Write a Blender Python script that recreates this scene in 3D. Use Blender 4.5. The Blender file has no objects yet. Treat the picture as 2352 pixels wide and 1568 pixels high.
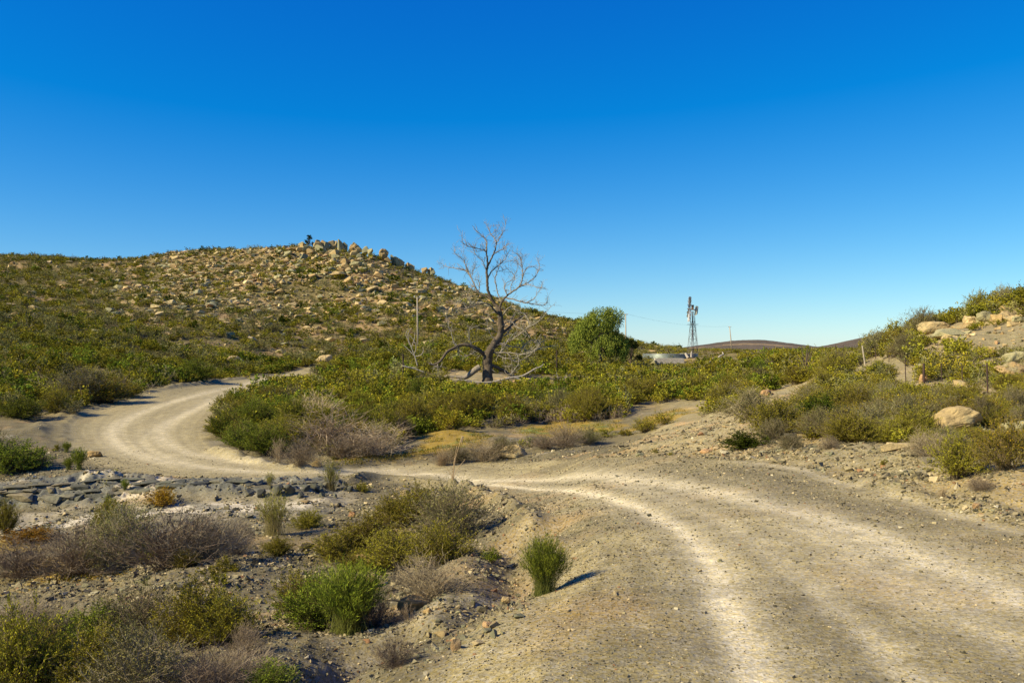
import bpy, bmesh, math, random
import numpy as np
from mathutils import Vector

# ------------------------------------------------------------------ camera, sky, sun, exposure
F = 900.0; U0 = 512.0; HOR = 349.0; CZ = 2.2          # focal length in px, horizon row, camera height
scene = bpy.context.scene
C = scene.collection
cam_d = bpy.data.cameras.new('camera'); cam = bpy.data.objects.new('camera', cam_d); C.objects.link(cam)
cam_d.sensor_width = 36; cam_d.lens = F / 1024 * 36; cam_d.clip_start = 0.05; cam_d.clip_end = 9000
cam_d.shift_y = (HOR - 341) / 1024
cam.location = (0, 0, CZ); cam.rotation_euler = (math.radians(90), 0, 0)
scene.camera = cam
SUN_EL, SUN_DIR = math.radians(35), math.radians(249)   # compass-like heading of the sun, clockwise from +Y
w = bpy.data.worlds.new('World'); scene.world = w; w.use_nodes = True
nt = w.node_tree; bg = nt.nodes['Background']
sky = nt.nodes.new('ShaderNodeTexSky'); sky.sky_type = 'NISHITA'; sky.sun_disc = False
sky.sun_elevation = SUN_EL; sky.sun_rotation = SUN_DIR
sky.altitude = 1500; sky.air_density = 1.0; sky.dust_density = 0.5; sky.ozone_density = 3.0
wb = nt.nodes.new('ShaderNodeVectorMath'); wb.operation = 'MULTIPLY'; wb.inputs[1].default_value = (0.66, 0.885, 1.06)
hs = nt.nodes.new('ShaderNodeHueSaturation'); hs.inputs['Saturation'].default_value = 1.17; hs.inputs['Value'].default_value = 1.0
nt.links.new(sky.outputs[0], wb.inputs[0]); nt.links.new(wb.outputs[0], hs.inputs['Color']); gr = nt.nodes.new('ShaderNodeVectorMath'); gr.operation = 'MULTIPLY_ADD'; gr.inputs[1].default_value = (1.62, 1.31, 0.80); gr.inputs[2].default_value = (-.52, -.27, 2.75)
mx0 = nt.nodes.new('ShaderNodeVectorMath'); mx0.operation = 'MAXIMUM'; mx0.inputs[1].default_value = (.02, .02, .02)
nt.links.new(hs.outputs[0], gr.inputs[0]); nt.links.new(gr.outputs[0], mx0.inputs[0]); nt.links.new(mx0.outputs[0], bg.inputs[0]); bg.inputs[1].default_value = 0.07
sd = bpy.data.lights.new('sun', 'SUN'); so = bpy.data.objects.new('sun', sd); C.objects.link(so)
sd.energy = 5.0; sd.angle = math.radians(0.53); sd.color = (1.0, 0.88, 0.61)
sv = Vector((math.sin(SUN_DIR) * math.cos(SUN_EL), math.cos(SUN_DIR) * math.cos(SUN_EL), math.sin(SUN_EL)))
so.rotation_euler = sv.to_track_quat('Z', 'Y').to_euler(); so.location = (-20, -8, 30)
scene.view_settings.view_transform = 'Standard'; scene.view_settings.look = 'None'
scene.view_settings.exposure = 0.62; scene.view_settings.gamma = 1.0

rs = np.random.RandomState(7)
random.seed(7)

# ------------------------------------------------------------------ helpers
def tag(o, label=None, cat=None, group=None, kind=None):
    if label: o['label'] = label
    if cat: o['category'] = cat
    if group: o['group'] = group
    if kind: o['kind'] = kind
    return o

def mesh_np(name, V, Q=None, T=None, col=None, mat=None, smooth=False):
    me = bpy.data.meshes.new(name)
    V = np.asarray(V, dtype=np.float32)
    nq = 0 if Q is None else len(Q); ntt = 0 if T is None else len(T)
    me.vertices.add(len(V)); me.vertices.foreach_set('co', V.ravel())
    loops = []
    if nq: loops.append(np.asarray(Q, dtype=np.int32).ravel())
    if ntt: loops.append(np.asarray(T, dtype=np.int32).ravel())
    loops = np.concatenate(loops)
    me.loops.add(len(loops)); me.loops.foreach_set('vertex_index', loops)
    st = np.concatenate([np.arange(nq) * 4, nq * 4 + np.arange(ntt) * 3]).astype(np.int32)
    me.polygons.add(nq + ntt); me.polygons.foreach_set('loop_start', st)
    me.polygons.foreach_set('use_smooth', np.full(nq + ntt, smooth, dtype=bool))
    if col is not None:
        a = me.color_attributes.new('Col', 'FLOAT_COLOR', 'POINT')
        c = np.ones((len(V), 4), dtype=np.float32); c[:, :3] = np.clip(col, 0, 1)
        a.data.foreach_set('color', c.ravel())
    if mat: me.materials.append(mat)
    me.update(calc_edges=True)
    return me

def link(name, me, parent=None, loc=(0, 0, 0), rz=0, scale=None):
    o = bpy.data.objects.new(name, me); C.objects.link(o)
    o.location = loc; o.rotation_euler = (0, 0, rz)
    if scale is not None: o.scale = scale
    if parent: o.parent = parent
    return o

class Geo:
    """collects pieces of geometry that end up as ONE mesh"""
    def __init__(s): s.V = []; s.Q = []; s.T = []; s.K = []; s.n = 0
    def add(s, V, Q=None, T=None, col=(1, 1, 1)):
        V = np.asarray(V, dtype=float).reshape(-1, 3)
        if Q is not None and len(Q): s.Q.append(np.asarray(Q) + s.n)
        if T is not None and len(T): s.T.append(np.asarray(T) + s.n)
        k = np.asarray(col, dtype=float); k = np.broadcast_to(k, V.shape) if k.ndim == 1 else k
        s.V.append(V); s.K.append(k); s.n += len(V)
    def arrays(s):
        return (np.concatenate(s.V), np.concatenate(s.Q) if s.Q else None, np.concatenate(s.T) if s.T else None, np.concatenate(s.K))
    def box(s, c, d, col=(1, 1, 1), rot=None):
        V = np.array([[x, y, z] for x in (-.5, .5) for y in (-.5, .5) for z in (-.5, .5)]) * np.array(d)
        if rot is not None: V = V @ np.array(rot).T
        s.add(V + np.array(c), [[0, 1, 3, 2], [4, 6, 7, 5], [0, 4, 5, 1], [2, 3, 7, 6], [0, 2, 6, 4], [1, 5, 7, 3]], None, col)
    def bar(s, a, b, t, col=(1, 1, 1), n=4):
        P, R = np.array([a, b], dtype=float), np.array([t, t]) * .5
        s.tube(P, R, n, col)
    def tube(s, P, R, n=8, col=(1, 1, 1), cap=True):
        P = np.asarray(P, float); R = np.asarray(R, float); K = len(P)
        T = np.gradient(P, axis=0); T /= np.linalg.norm(T, axis=1)[:, None] + 1e-9
        a = np.array([0, 0, 1.0]) if abs(T[0][2]) < .9 else np.array([1.0, 0, 0])
        V = []; prev = np.cross(T[0], a); prev /= np.linalg.norm(prev)
        for i in range(K):
            x = prev - T[i] * prev.dot(T[i]); x /= np.linalg.norm(x) + 1e-9; y = np.cross(T[i], x); prev = x
            an = np.arange(n) * 2 * math.pi / n
            V.append(P[i] + R[i] * (np.cos(an)[:, None] * x + np.sin(an)[:, None] * y))
        V = np.concatenate(V)
        i, j = np.meshgrid(np.arange(K - 1), np.arange(n), indexing='ij'); i = i.ravel(); j = j.ravel(); k = (j + 1) % n
        Q = np.stack([i * n + j, i * n + k, (i + 1) * n + k, (i + 1) * n + j], 1); T3 = []
        if cap:
            V = np.concatenate([V, P[:1], P[-1:]]); b = K * n
            T3 = [[b, (q + 1) % n, q] for q in range(n)] + [[b + 1, (K - 1) * n + q, (K - 1) * n + (q + 1) % n] for q in range(n)]
        cc = np.asarray(col, float)
        if cc.ndim == 2: cc = np.concatenate([np.repeat(cc, n, 0)] + ([cc[:1], cc[-1:]] if cap else []))
        s.add(V, Q, T3 or None, cc)
    def build(s, name, mat, parent=None, smooth=False, loc=(0, 0, 0), rz=0):
        V, Q, T, K = s.arrays()
        return link(name, mesh_np(name, V, Q, T, K, mat, smooth), parent, loc, rz)

def hash2(i, j, seed):
    h = (i.astype(np.int64) * 374761393 + j.astype(np.int64) * 668265263 + seed * 974634777) & 0xffffffff
    h = ((h ^ (h >> 13)) * 1274126177) & 0xffffffff
    return ((h ^ (h >> 16)) & 0xffffff) / float(0xffffff)
def vnoise(x, y, seed=0):
    xi = np.floor(x); yi = np.floor(y); fx = x - xi; fy = y - yi
    fx = fx * fx * (3 - 2 * fx); fy = fy * fy * (3 - 2 * fy)
    xi = xi.astype(np.int64); yi = yi.astype(np.int64)
    a = hash2(xi, yi, seed); b = hash2(xi + 1, yi, seed); c = hash2(xi, yi + 1, seed); d = hash2(xi + 1, yi + 1, seed)
    return (a * (1 - fx) + b * fx) * (1 - fy) + (c * (1 - fx) + d * fx) * fy - .5
def fbm(x, y, wl, octs=4, seed=0):
    r = 0; a = 1.0
    for k in range(octs):
        r = r + a * vnoise(x / wl + 17.3 * k, y / wl - 9.1 * k, seed + k); wl *= .5; a *= .55
    return r
def sstep(a, b, x): t = np.clip((x - a) / (b - a), 0, 1); return t * t * (3 - 2 * t)

def pchip(x, y, xs):
    x = np.asarray(x, float); y = np.asarray(y, float); h = np.diff(x); d = np.diff(y) / h
    m = np.zeros_like(y); m[0] = d[0]; m[-1] = d[-1]
    for i in range(1, len(x) - 1):
        if d[i - 1] * d[i] > 0:
            w1 = 2 * h[i] + h[i - 1]; w2 = h[i] + 2 * h[i - 1]
            m[i] = (w1 + w2) / (w1 / d[i - 1] + w2 / d[i])
    xs = np.clip(xs, x[0], x[-1]); k = np.clip(np.searchsorted(x, xs) - 1, 0, len(x) - 2)
    t = (xs - x[k]) / h[k]
    return ((1 + 2 * t) * (1 - t) ** 2 * y[k] + t * (1 - t) ** 2 * h[k] * m[k] + t * t * (3 - 2 * t) * y[k + 1] + t * t * (t - 1) * h[k] * m[k + 1])

# ------------------------------------------------------------------ terrain: surveyed profiles (distance : height below / above the eye)
def zv(Y, v): return (HOR - v) / F * Y
PROF = {  # bearing -> list of (distance, row) ; rows given as image rows are turned into heights here
 -150: [(11,690),(14,640),(18,598),(23,558),(27,531),(29,519),(31,507),(32.5,487),(38,462),(45,436),(53,414),(60,398),(72,372),(90,348),(115,325),(150,300),(200,275),(250,262),(300,255)],
 0:   [(11,682),(14,635),(18,595),(23,556),(27,530),(29,518),(30.6,509),(32,488),(38,463),(45,439),(53,420),(60,404),(72,382),(90,359),(115,335),(150,311),(200,286),(250,270),(300,258)],
 100: [(10.5,682),(13,640),(17,596),(22,557),(26,531),(28.5,518),(30.3,508),(31.6,488),(36,469),(42,450),(50,430),(60,413),(68,402),(80,381),(100,360),(125,340),(160,315),(200,293),(250,270),(290,261)],
 200: [(9.5,682),(12,634),(15,595),(19,560),(23,534),(27,517),(29.4,507),(30.6,490),(34,475),(40,454),(50,430),(62,410),(75,395),(90,383),(105,371),(130,350),(160,325),(200,295),(240,267),(265,254)],
 300: [(8.2,682),(10,650),(12,630),(14,608),(17,576),(21,546),(25,521),(29,502),(30.3,489),(34,474),(37,464),(42,450),(50,432),(60,415),(80,393),(105,376),(130,366),(140,358),(160,337),(200,297),(240,262),(260,250)],
 340: [(7.8,682),(9.5,655),(12,632),(14,608),(17,574),(21,542),(25,519),(29,501),(31,489),(34,476),(37,467),(42,451),(50,434),(60,416),(80,392),(105,373),(130,364),(143,352),(165,330),(200,298),(235,266),(255,252)],
 400: [(7,682),(9,640),(11,628),(13,607),(15,586),(18,556),(22,530),(26,510),(30,495),(34,481),(36.5,473),(39.5,461),(43,452),(50,437),(60,418),(80,388),(105,369),(130,350),(160,333),(200,302),(235,276),(252,266)],
 450: [(6.6,682),(8.5,636),(10.5,607),(13,575),(16,548),(20,523),(25,506),(30,491),(34,481),(36.5,470),(42,453),(48,437),(60,415),(80,385),(100,372),(130,352),(150,340),(180,322),(220,298),(250,281)],
 500: [(6.3,682),(8,627),(10,589),(13,552),(17,526),(22,507),(28,491),(33,478),(36,469),(40,457),(48,437),(60,415),(82,385),(105,368),(130,354),(160,341),(200,320),(235,303)],
 550: [(6,682),(8,617),(10,580),(13,543),(17,514),(22,496),(27,484),(32,470),(34,461),(38,454),(44,443),(50,435),(65,413),(85,388),(110,369),(140,354),(180,337),(225,319)],
 600: [(6,682),(8,608),(10,565),(13,529),(17,502),(22,481),(26,469),(29,458),(33,449),(38,446),(45,437),(52,425),(60,412),(75,395),(95,379),(130,364),(180,350),(225,332)],
 650: [(6,682),(8,605),(10,560),(13,522),(17,492),(21,474),(25,457),(32,441),(36,433),(45,430),(60,409),(75,396),(100,380),(130,366),(160,356),(190,352),(215,347)],
 700: [(6,682),(8,604),(10,558),(13,517),(17,485),(22.5,458),(27,442),(34,424),(40,422),(55,408),(70,396),(100,379),(130,366),(160,356),(200,354),(260,352)],
 770: [(6,682),(8,602),(10,555),(13,512),(17,476),(20,459),(24,442),(30,420),(38,401),(43,394),(52,397),(70,387),(90,376),(120,365),(160,358),(220,355),(400,351)],
 850: [(6,682),(8,600),(10,554),(13,509),(16.5,481),(17.6,467),(19.4,452),(23,438),(29,419),(36,399),(46,382),(58,369),(70,361),(90,363),(130,358),(300,351)],
 930: [(6,680),(8,597),(10,553),(13.7,501),(14.6,484),(16.2,459),(19,447),(22.5,434),(30,408),(40,379),(50,356),(60,339),(67,330),(90,335),(150,345)],
 1024:[(6,678),(8,594),(10,550),(11.5,529),(12.4,503),(13.8,469),(16.5,455),(20,441),(26,419),(35,388),(46,354),(56,328),(66,304),(90,306),(150,322)],
 1180:[(6,670),(8,585),(9.5,550),(11,515),(13,480),(16,448),(20,418),(26,385),(35,350),(46,312),(56,290),(66,270),(90,270),(150,300)],
}
LN = np.linspace(math.log(0.4), math.log(4500), 900)
_us = sorted(PROF); _tab = []
for uu in _us:
    p = PROF[uu]; ys = [q[0] for q in p]; zs = [zv(*q) for q in p]
    ys = [0.4, 3.5] + ys; zs = [zs[0] + .02, zs[0] + .01] + zs
    yl, zl = ys[-1], zs[-1]
    if uu <= 650: ys += [yl * 1.06, yl * 1.35, yl * 2.2, 1500, 4500]; zs += [zl - .4, zl * .8 - 1, zl * .35 - 3, -2, -2]
    elif uu <= 850: ys += [700, 1500, 4500]; zs += [-.6, -1.5, -2]
    else: ys += [yl * 2, 700, 4500]; zs += [zl * .3, -1, -2]
    _tab.append(pchip(np.log(ys), zs, LN))
_tab = np.array(_tab)
_UG = np.arange(-150, 1181, 5.0)
_TAB = np.stack([pchip(_us, _tab[:, k], _UG) for k in range(len(LN))], 1)   # (u, lnY)
def base_h(X, Y):
    r = np.sqrt(X * X + Y * Y); u = U0 + F * X / np.maximum(Y, 1e-3); u = np.where(Y <= 0.01 * r, np.where(X < 0, -150, 1180), u)
    u = np.clip(u, -150, 1180)
    Yp = r / np.sqrt(1 + ((u - U0) / F) ** 2)
    a = (u - _UG[0]) / 5.0; i = np.clip(a.astype(int), 0, len(_UG) - 2); a = a - i
    b = (np.log(np.maximum(Yp, .41)) - LN[0]) / (LN[1] - LN[0]); j = np.clip(b.astype(int), 0, len(LN) - 2); b = np.clip(b - j, 0, 1)
    z = (_TAB[i, j] * (1 - a) + _TAB[i + 1, j] * a) * (1 - b) + (_TAB[i, j + 1] * (1 - a) + _TAB[i + 1, j + 1] * a) * b
    # low far hills on the horizon
    z = z + 12.5 * np.exp(-((u - 752) / 62) ** 2) * np.exp(-((np.log(np.maximum(Yp, 1)) - math.log(1100)) / .3) ** 2)
    z = z + 29 * np.exp(-((u - 880) / 52) ** 2) * np.exp(-((np.log(np.maximum(Yp, 1)) - math.log(1900)) / .3) ** 2)
    return z + CZ

def ray(u, v, hf=None):
    """ground point seen at image column u, row v (given at 1024 px width)"""
    hf = hf or base_h
    Ys = np.exp(np.linspace(math.log(3), math.log(2500), 3000)); X = (u - U0) / F * Ys
    vp = HOR - (hf(X, Ys) - CZ) / Ys * F
    k = np.argmax(vp <= v)
    if vp[k] > v: k = int(np.argmin(vp))
    return X[k], Ys[k]
def dray(x, y): return ray(x / 2.297, y / 2.297)      # the same for points read off the 2352 px view
def dline(pts): return np.array([dray(*p) for p in pts])

def seg_dist(X, Y, P, closed=False):
    d = np.full(X.shape, 1e9); n = len(P)
    for i in range(n if closed else n - 1):
        a = P[i]; b = P[(i + 1) % n]; ab = b - a; L = ab.dot(ab) + 1e-9
        t = np.clip(((X - a[0]) * ab[0] + (Y - a[1]) * ab[1]) / L, 0, 1)
        d = np.minimum(d, np.hypot(X - a[0] - t * ab[0], Y - a[1] - t * ab[1]))
    return d
def inpoly(X, Y, P):
    c = np.zeros(np.shape(X), bool); n = len(P)
    for i in range(n):
        a = P[i]; b = P[(i + 1) % n]
        if a[1] == b[1]: continue
        c ^= ((a[1] > Y) != (b[1] > Y)) & (X < (b[0] - a[0]) * (Y - a[1]) / (b[1] - a[1]) + a[0])
    return c
def sdf(X, Y, P): d = seg_dist(X, Y, P, True); return np.where(inpoly(X, Y, P), -d, d)

def smooth_line(P, n=3):
    P = np.asarray(P, float)
    for _ in range(n):
        q = np.empty((2 * len(P), P.shape[1])); q[0] = P[0]; q[-1] = P[-1]
        q[1:-1:2] = P[:-1] * .75 + P[1:] * .25; q[2:-1:2] = P[:-1] * .25 + P[1:] * .75
        P = q
    return P

far_road = dline([(775,838),(640,854),(520,874),(430,886),(330,905),(235,930),(170,955),(142,985),(152,1012),(195,1045),(265,1075),(340,1093),(440,1098),(650,1097),(800,1104),(900,1103)])
near_left = dline([(1030,1106),(1110,1130),(1190,1175),(1245,1225),(1262,1262)])
near_left2 = np.array([[.45, 10.6], [0.1, 9.2], [-.5, 7.6], [-.9, 6], [-1.2, 0.5]])
near_right = dline([(770,848),(660,862),(610,885),(545,915),(492,955),(462,990),(485,1030),(560,1053),(680,1072),(760,1076),(880,1066),(990,1063),(1140,1056),(1300,1050),(1500,1048),(1650,1050),(1800,1062),(1960,1105),(2060,1140),(2200,1172),(2345,1212)])
nr2 = np.array([[7.6, 10.0], [8.6, 7.5], [9.5, 0.5]])
ROAD = np.concatenate([smooth_line(np.concatenate([far_road, near_left, near_left2]), 2), smooth_line(np.concatenate([near_right, nr2]), 2)[::-1]])
TRACKS = [(smooth_line(dline(p)), wdt, k) for p, wdt, k in [
  ([(900,1090),(1000,1082),(1300,1086),(1450,1098),(1700,1142),(1850,1178),(2000,1232),(2150,1292),(2352,1375)], .38, .95),
  ([(1050,1096),(1250,1115),(1400,1142),(1530,1192),(1600,1245),(1640,1310),(1670,1400),(1710,1500),(1740,1566)], .2, 1.1),
  ([(1400,1100),(1550,1150),(1690,1215),(1830,1310),(1930,1400),(2040,1500),(2100,1566)], .2, .45),
  ([(1850,1215),(2050,1330),(2200,1410),(2352,1490)], .35, .5),
  ([(1700,1056),(1830,1076),(1960,1112),(2080,1148),(2200,1182),(2340,1222)], .18, .5),
  ([(680,858),(560,880),(450,910),(330,942),(268,975),(252,1000),(285,1032),(380,1060),(500,1076),(650,1086),(900,1090)], .6, .8),
  ([(660,872),(560,895),(470,930),(385,968),(362,1000),(400,1032),(520,1057),(650,1072),(900,1080)], .5, .75),
  ([(520,900),(420,950),(320,1000),(340,1035),(440,1060)], .3, .4),
]]
DITCH = smooth_line(dline([(1200,1215),(1180,1290),(1130,1350),(1060,1400),(960,1440),(840,1480),(700,1540)]))
BERMS = [(smooth_line(dline(p)), wd, hh) for p, wd, hh in [
  ([(640,856),(520,876),(430,887),(330,907),(232,931),(166,956),(138,985),(148,1013)], .35, .10),
  ([(560,868),(400,890),(300,905),(200,930),(110,965),(80,1000)], .5, .13),
  ([(770,1104),(900,1100),(1000,1105),(1110,1134),(1200,1184),(1262,1250)], .28, .24),
  ([(500,1035),(560,1057),(690,1077),(750,1080)], .4, .2),
  ([(1960,1098),(2100,1145),(2352,1205)], .2, .06),
]]
CREEK = dline([(-200,1190),(0,1185),(150,1170),(330,1150),(520,1150),(700,1140),(800,1115),(820,1140),(700,1185),(560,1195),(350,1210),(120,1225),(-200,1250)])
LEDGE = smooth_line(dline([(-200,1160),(0,1150),(150,1140),(300,1130),(450,1130),(600,1125),(700,1120),(790,1112)]))
SHELF = dline([(-150,1105),(120,1108),(330,1105),(600,1100),(780,1105),(780,1125),(600,1140),(350,1150),(120,1160),(-150,1170)])
PAVE = dline([(60,1290),(480,1335),(430,1400),(200,1390),(40,1370)])
STRIP = dline([(-60,1212),(40,1196),(180,1180),(360,1168),(560,1155),(700,1146),(770,1138),(700,1165),(560,1178),(400,1188),(200,1206),(40,1218)])
MOSS = [dline(p) for p in [
  [(790,1055),(850,1040),(960,1025),(1030,1005),(1000,1040),(960,1055),(860,1066),(770,1072)],
  [(1170,985),(1260,975),(1420,968),(1440,980),(1330,992),(1200,998)],
  [(1560,935),(1590,950),(1530,965),(1440,985),(1470,965)],
  [(960,1000),(1080,985),(1150,1000),(1060,1040),(1000,1050)],
  [(100,1290),(260,1290),(200,1330),(60,1330)], [(-30,1235),(110,1230),(60,1260),(-30,1265)] ]]
GRASSY = [dline([(1460,838),(1560,842),(1600,868),(1480,872),(1440,860)])]
SANDY = [dline([(990,862),(1040,845),(1150,850),(1170,872),(1040,880)]), dline([(1430,1040),(1500,985),(1650,950),(1850,868),(1900,880),(1760,960),(1700,1020),(1650,1040)])]

def full_h(X, Y, fine=True):
    z = base_h(X, Y)
    sd_ = sdf(X, Y, ROAD); r = np.hypot(X, Y)
    off = sstep(-.2, 1.2, sd_)
    att = sstep(500, 60, r)
    z = z + fbm(X, Y, 22, 3, 3) * 1.6 * sstep(60, 140, r) * (Y > 0) * sstep(1500, 500, r)
    z = z + off * fbm(X, Y, 5.5, 4, 11) * .42 * sstep(7, 25, r)
    z = z + (.25 + .75 * off) * fbm(X, Y, 1.1, 4, 23) * .085 * att
    if fine: z = z + (.05 + .95 * off) * fbm(X, Y, .22, 3, 31) * .045 * sstep(24, 9, r)
    # wheel ruts, slightly sunk
    for P, wd, k in TRACKS:
        z = z - .02 * k * np.exp(-(seg_dist(X, Y, P) / (wd * 1.3)) ** 2)
    d = seg_dist(X, Y, DITCH); z = z - .62 * np.exp(-(d / .6) ** 2)
    for P, wd, hh in BERMS:
        d = seg_dist(X, Y, P); z = z + hh * np.exp(-(d / wd) ** 2) * (1 + 1.6 * vnoise(X / .7, Y / .7, 5)) * 1.0
    d = seg_dist(X, Y, LEDGE)
    lump = np.abs(vnoise(X / .5, Y / .4, 61)) * 2; lump2 = np.abs(vnoise(X / .22 + 5, Y / .18, 62)) * 2
    z = z + sstep(.15, -.15, sdf(X, Y, SHELF)) * (.30 * (1 - lump) ** 1.0 * sstep(-.3, .2, vnoise(X / 2.5, Y / 1.2, 63)) + .12 * (1 - lump2) - .12) * sstep(60, 40, r)
    z = z + sstep(.3, -.3, sdf(X, Y, PAVE)) * (.10 * (1 - lump2) - .05)
    return z

# grid fine inside the view, coarse outside
uin = np.arange(-60, 1085, 1.5)
th = np.arctan((uin - U0) / F)
tl = np.radians(np.linspace(-125, math.degrees(th[0]), 60))[:-1]; tr = np.radians(np.linspace(math.degrees(th[-1]), 125, 60))[1:]
TH = np.concatenate([tl, th, tr])
LR = np.concatenate([np.linspace(math.log(.4), math.log(5), 26)[:-1], np.linspace(math.log(5), math.log(26), 300)[:-1], np.linspace(math.log(26), math.log(37), 170)[:-1], np.linspace(math.log(37), math.log(330), 330)[:-1], np.linspace(math.log(330), math.log(4300), 130)])
TT, RR = np.meshgrid(TH, np.exp(LR), indexing='ij')
uc = np.clip(U0 + F * np.tan(np.clip(TT, -1.3, 1.3)), -150, 1180)
GX = RR * np.sin(TT); GY = RR * np.cos(TT)
# rows of equal forward distance inside the frame
GZ = full_h(GX.ravel(), GY.ravel()).reshape(GX.shape)
print('terrain', GX.shape)

# height look-up on the very mesh that is rendered
def ground(X, Y):
    X = np.atleast_1d(np.asarray(X, float)); Y = np.atleast_1d(np.asarray(Y, float))
    t = np.arctan2(X, Y); lr = np.log(np.hypot(X, Y))
    i = np.clip(np.searchsorted(TH, t) - 1, 0, len(TH) - 2); j = np.clip(np.searchsorted(LR, lr) - 1, 0, len(LR) - 2)
    a = (t - TH[i]) / (TH[i + 1] - TH[i]); b = (lr - LR[j]) / (LR[j + 1] - LR[j])
    return (GZ[i, j] * (1 - a) + GZ[i + 1, j] * a) * (1 - b) + (GZ[i, j + 1] * (1 - a) + GZ[i + 1, j + 1] * a) * b
def g1(x, y): return float(ground(x, y)[0])
# visibility table: lowest row reached so far along each bearing
_vu = np.arange(-60, 1085, 3.0); _vy = np.exp(np.linspace(math.log(3), math.log(900), 1300))
_A, _B = np.meshgrid(_vu, _vy, indexing='ij')
_vv = HOR - (ground(((_A - U0) / F * _B).ravel(), _B.ravel()).reshape(_A.shape) - CZ) / _B * F
_vm = np.minimum.accumulate(_vv, axis=1)
def proj(X, Y, Z): return U0 + F * X / Y, HOR - (Z - CZ) / Y * F
def visible(X, Y, up=0.6, tol=1.0):
    u = U0 + F * X / Y; v = HOR - (ground(X, Y) + up - CZ) / Y * F
    i = np.clip(((u + 60) / 3).astype(int), 0, len(_vu) - 1); j = np.clip(np.searchsorted(_vy, Y) - 1, 0, len(_vy) - 1)
    return v <= _vm[i, j] + tol
def gp(u, v):
    i = int(np.clip(round((u + 60) / 3), 0, len(_vu) - 1)); k = int(np.argmax(_vv[i] <= v))
    if _vv[i][k] > v: k = int(np.argmin(_vv[i]))
    Y = float(_vy[k]); X = (u - U0) / F * Y
    return X, Y, g1(X, Y)
def dgp(x, y): return gp(x / 2.297, y / 2.297)

# ------------------------------------------------------------------ materials
def mat(name, build):
    m = bpy.data.materials.new(name); m.use_nodes = True; n = m.node_tree.nodes; l = m.node_tree.links
    n.clear(); out = n.new('ShaderNodeOutputMaterial'); build(n, l, out); return m
def nd(n, t, **k):
    x = n.new(t)
    for a, b in k.items(): setattr(x, a, b)
    return x
def noise(n, l, scale, detail=4, rough=.6, co=None):
    t = n.new('ShaderNodeTexNoise'); t.inputs['Scale'].default_value = scale; t.inputs['Detail'].default_value = detail; t.inputs['Roughness'].default_value = rough
    if co is not None: l.new(co, t.inputs['Vector'])
    return t.outputs['Fac']
def maprange(n, l, src, a, b, c, d):
    t = n.new('ShaderNodeMapRange'); l.new(src, t.inputs[0]); t.inputs[1].default_value = a; t.inputs[2].default_value = b; t.inputs[3].default_value = c; t.inputs[4].default_value = d
    return t.outputs[0]
def mul(n, l, a, b):
    t = n.new('ShaderNodeMath'); t.operation = 'MULTIPLY'; l.new(a, t.inputs[0])
    if hasattr(b, 'links'): l.new(b, t.inputs[1])
    else: t.inputs[1].default_value = b
    return t.outputs[0]
def vscale(n, l, colr, f):
    t = n.new('ShaderNodeVectorMath'); t.operation = 'SCALE'; l.new(colr, t.inputs[0]); l.new(f, t.inputs['Scale']); return t.outputs[0]
def attr(n): a = n.new('ShaderNodeAttribute'); a.attribute_name = 'Col'; return a.outputs['Color']

def b_ground(n, l, out):
    g = nd(n, 'ShaderNodeNewGeometry'); P = g.outputs['Position']
    f1 = maprange(n, l, noise(n, l, 30, 3, .7, P), .3, .7,   .84, 1.16)
    f2 = maprange(n, l, noise(n, l, 2.2, 5, .65, P), .3, .7, .8, 1.18)
    f3 = maprange(n, l, noise(n, l, 9, 4, .7, P), .3, .7, .9, 1.1)
    f = mul(n, l, mul(n, l, f1, f2), f3)
    c = vscale(n, l, attr(n), f)
    vo = nd(n, 'ShaderNodeTexVoronoi'); vo.inputs['Scale'].default_value = 34; l.new(P, vo.inputs['Vector'])
    hsv = nd(n, 'ShaderNodeHueSaturation'); l.new(c, hsv.inputs['Color'])
    sp = nd(n, 'ShaderNodeSeparateColor'); l.new(vo.outputs['Color'], sp.inputs[0])
    l.new(maprange(n, l, sp.outputs[0], 0, 1, .74, 1.24), hsv.inputs['Value']); l.new(maprange(n, l, sp.outputs[1], 0, 1, .7, 1.2), hsv.inputs['Saturation'])
    b = nd(n, 'ShaderNodeBsdfPrincipled'); l.new(hsv.outputs[0], b.inputs['Base Color']); b.inputs['Roughness'].default_value = .95; b.inputs['Specular IOR Level'].default_value = .15
    bp = nd(n, 'ShaderNodeBump'); bp.inputs['Strength'].default_value = .45; bp.inputs['Distance'].default_value = .02
    l.new(noise(n, l, 22, 6, .72, P), bp.inputs['Height'])
    bp2 = nd(n, 'ShaderNodeBump'); bp2.inputs['Strength'].default_value = .5; bp2.inputs['Distance'].default_value = .008; l.new(vo.outputs['Distance'], bp2.inputs['Height']); l.new(bp.outputs[0], bp2.inputs['Normal'])
    l.new(bp2.outputs[0], b.inputs['Normal']); l.new(b.outputs[0], out.inputs[0])
M_ground = mat('gravelly_earth', b_ground)

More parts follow.
